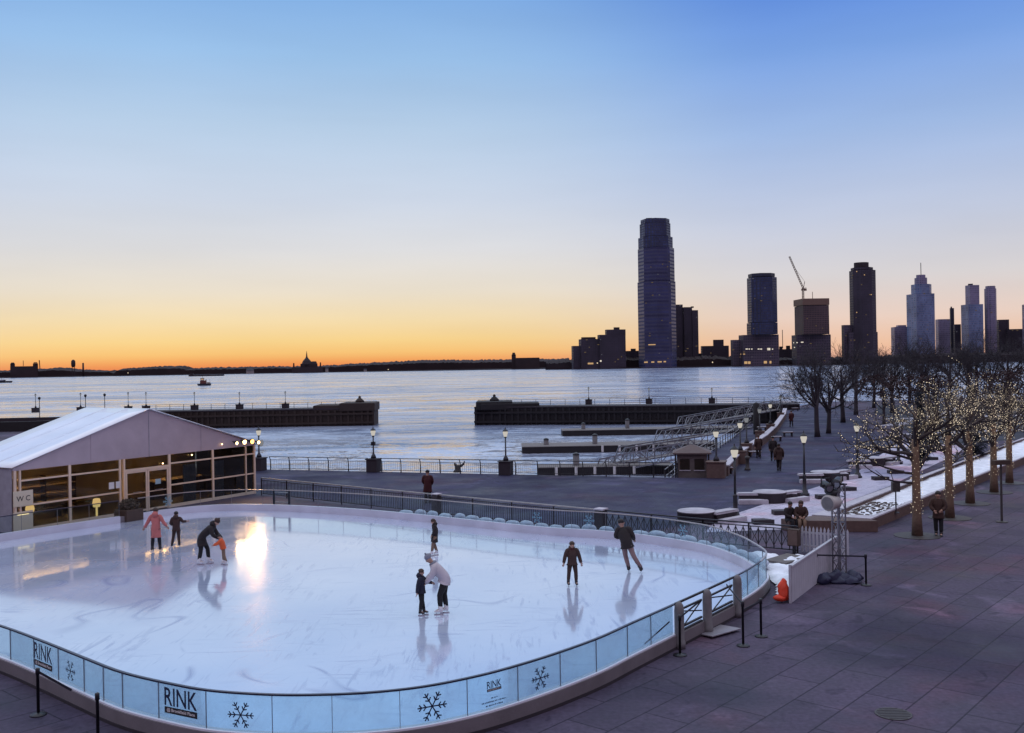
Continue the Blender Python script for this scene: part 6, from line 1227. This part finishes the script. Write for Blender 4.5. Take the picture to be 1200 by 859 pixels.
BEND = dict(pel=(0, .07, .51), bel=(0, .03, .60), che=(0, -.10, .70), nek=(0, -.19, .785), hed=(0, -.245, .85), shL=(.105, -.14, .745), shR=(-.105, -.14, .745), elL=(.13, -.21, .60), elR=(-.13, -.20, .60), wrL=(.07, -.32, .50), wrR=(-.07, -.32, .52), hiL=(.05, .07, .49), hiR=(-.05, .07, .49), knL=(.06, -.03, .28), knR=(-.06, .08, .27), anL=(.06, -.05, .045), anR=(-.06, .12, .045))
person('adult skater in dark coat and beanie bending over the child in orange', ice(241, 661), 1.74, R(92), BEND, 'cloth_dark', 'cloth_black', 'cloth_brown', .36, 'skate_white', True, group=SK)
person('small child in an orange jacket held by the bending adult', ice(262, 662), 1.08, R(-80), dict(che=(0, -.06, .72), nek=(0, -.09, .83), hed=(0, -.12, .915), bel=(0, -.02, .62), shL=(.11, -.07, .80), shR=(-.11, -.07, .80), elL=(.15, -.17, .70), elR=(-.15, -.17, .70), wrL=(.12, -.29, .66), wrR=(-.12, -.28, .64), anL=(.06, .10, .045), anR=(-.06, .01, .045), knL=(.06, .03, .28)), 'cloth_orange', 'cloth_tan', 'hair_dark', .50, 'skate_white', False, group=SK, bulk=1.15)
person('girl in a dark knee length coat gliding alone in the middle distance', ice(510, 651), 1.34, R(-75), dict(hed=(0, -.045, .915), nek=(0, -.025, .83), elL=(.12, -.03, .65), wrL=(.10, -.10, .55), anL=(.05, -.10, .045), anR=(-.05, .06, .045), knL=(.05, -.07, .28)), 'cloth_dark', 'cloth_tan', 'hair_brown', .34, 'skate_white', True, group=SK, hairlen=.06)
B6 = {k: (v[0], v[1]*.75, v[2]) for k, v in BEND.items()}; B6.update(hed=(0, -.20, .875), nek=(0, -.14, .80), elL=(.13, -.15, .62), wrL=(.09, -.25, .50), elR=(-.13, -.14, .62), wrR=(-.09, -.25, .52), anL=(.06, -.02, .045), anR=(-.05, .07, .045), knL=(.06, -.03, .28), knR=(-.06, .04, .28))
person('adult in a pale jacket and grey hat leaning to help the dark clad child', ice(518, 719), 1.76, R(-88), B6, 'cloth_pale', 'cloth_black', 'cloth_grey', .47, 'skate_white', False, 'cloth_grey', group=SK, bulk=1.12, scarf='cloth_grey', face=True)
person('child in dark clothes and helmet reaching for the adult in the pale jacket', ice(494, 721), 1.27, R(85), dict(elL=(.12, -.10, .70), wrL=(.06, -.24, .68), elR=(-.15, .04, .66), wrR=(-.17, .06, .50), anL=(.05, -.05, .045), anR=(-.05, .02, .045)), 'cloth_navy', 'cloth_black', 'hair_brown', .46, 'skate_black', True, 'cloth_black', group=SK, bulk=1.1)
person('boy in brown skating toward the near side with arms hanging apart', ice(671, 687), 1.38, R(8), dict(elL=(.165, .0, .66), wrL=(.20, -.04, .51), elR=(-.165, 0, .66), wrR=(-.205, -.03, .52), anL=(.085, -.02, .045), anR=(-.095, .03, .045), knL=(.08, -.02, .28), knR=(-.08, 0, .28)), 'cloth_brown', 'cloth_brown', 'hair_brown', .46, 'skate_black', True, 'cloth_black', group=SK, face=True, bulk=1.08, scarf='cloth_red')
person('tall skater in dark coat and bare looking tights striding before the far boards', ice(738, 670), 1.78, R(165), dict(pel=(.05, .03, .52), bel=(.075, 0, .61), che=(.115, -.05, .70), nek=(.15, -.085, .80), hed=(.165, -.10, .885), shL=(.22, -.05, .77), shR=(.01, -.05, .79), elL=(.26, -.06, .63), elR=(-.06, -.04, .66), wrL=(.18, -.15, .60), wrR=(-.07, -.13, .58), hiL=(.10, .03, .50), hiR=(.0, .03, .50), knL=(.085, -.05, .27), knR=(-.09, .07, .29), anL=(.02, .0, .045), anR=(-.23, .10, .06)), 'cloth_dark', 'tights', 'hair_dark', .44, 'skate_black', False, group=SK, bulk=1.1)
WK = 'people on the esplanade'
stride = dict(anL=(.05, -.10, .045), anR=(-.05, .12, .06), knL=(.05, -.07, .285), knR=(-.05, .03, .28), elL=(.145, .06, .65), wrL=(.14, .03, .51), elR=(-.145, -.04, .65), wrR=(-.14, -.12, .53))
person('man in a dark red coat standing behind the bar railing, seen from behind', (-4.55, 51.5, 0), 1.74, R(175), dict(elL=(.14, -.03, .65), wrL=(.09, -.12, .55), elR=(-.14, -.03, .65), wrR=(-.09, -.12, .55)), 'cloth_red', 'cloth_black', 'hair_dark', .34, group=WK, bulk=1.12)
person('walker in a brown jacket nearest of the pair on the esplanade', G(913, 552), 1.78, R(160), stride, 'cloth_brown', 'cloth_dark', 'hair_dark', .42, group=WK, hood=True, bulk=1.12)
person('walker in a dark coat left behind the nearest walker on the esplanade', G(906, 540), 1.74, R(170), stride, 'cloth_dark', 'cloth_black', 'hair_dark', .38, group=WK)
person('walker in brown passing close along the esplanade wall', G(889, 537), 1.72, R(175), stride, 'cloth_brown', 'cloth_dark', 'hair_brown', .36, group=WK, bulk=1.1)
person('distant walker in dark red at the far end of the esplanade', G(927.5, 500), 1.74, R(180), stride, 'cloth_red', 'cloth_black', 'hair_dark', .36, group=WK)
SIT = dict(pel=(0, 0, .29), bel=(0, -.01, .38), che=(0, -.03, .49), nek=(0, -.05, .60), hed=(0, -.075, .69), shL=(.105, -.03, .57), shR=(-.105, -.03, .57), elL=(.14, -.08, .43), elR=(-.14, -.08, .43), wrL=(.06, -.20, .38), wrR=(-.06, -.20, .38), hiL=(.05, -.01, .28), hiR=(-.05, -.01, .28), knL=(.06, -.24, .29), knR=(-.06, -.24, .29), anL=(.06, -.25, .045), anR=(-.06, -.23, .045))
person('seated person in brown with long hair on the seat wall, right one of the pair', (12.05, 41.22, 0), 1.68, R(-8), SIT, 'cloth_brown', 'cloth_tan', 'hair_brown', .25, group=WK, hairlen=.08, face=True)
person('seated person in dark clothes on the seat wall, left one of the pair', (11.55, 41.3, 0), 1.62, R(25), SIT, 'cloth_dark', 'cloth_black', 'hair_dark', .25, group=WK, face=True)
person('person in a brown coat standing still between the first two lit trees', G(1100, 628), 1.80, R(-25), dict(elL=(.15, -.04, .66), wrL=(.08, -.13, .60), elR=(-.15, -.04, .66), wrR=(-.08, -.13, .58), anL=(.055, -.03, .045), anR=(-.05, .03, .045)), 'cloth_brown', 'cloth_black', 'hair_dark', .40, group=WK, face=True, bulk=1.05)
bpy.context.view_layer.update()
dg = bpy.context.evaluated_depsgraph_get()
done = [(o, bpy.data.meshes.new_from_object(o.evaluated_get(dg)), hands, gl_, wr, h) for o, hands, gl_, wr, h in BODIES]
for o, me, hands, gl_, wr, h in done:
    o.modifiers.clear(); bm = bmesh.new(); bm.from_mesh(me); vv = [bm.verts.new(v) for v in hands.v]; nb = len(bm.faces)
    for f_ in hands.f:
        try: bm.faces.new([vv[i] for i in f_])
        except ValueError: pass
    bmesh.ops.recalc_face_normals(bm, faces=bm.faces)
    for f_ in bm.faces:
        f_.smooth = True; c_ = f_.calc_center_median()
        f_.material_index = 1 if gl_ and min((c_-w).length for w in wr) < .1*h else 0
    bm.to_mesh(me); bm.free(); o.data = me; me.name = 'body'; me.materials.clear(); me.materials.append(MATS['skin'])
    if gl_: me.materials.append(MATS[gl_])
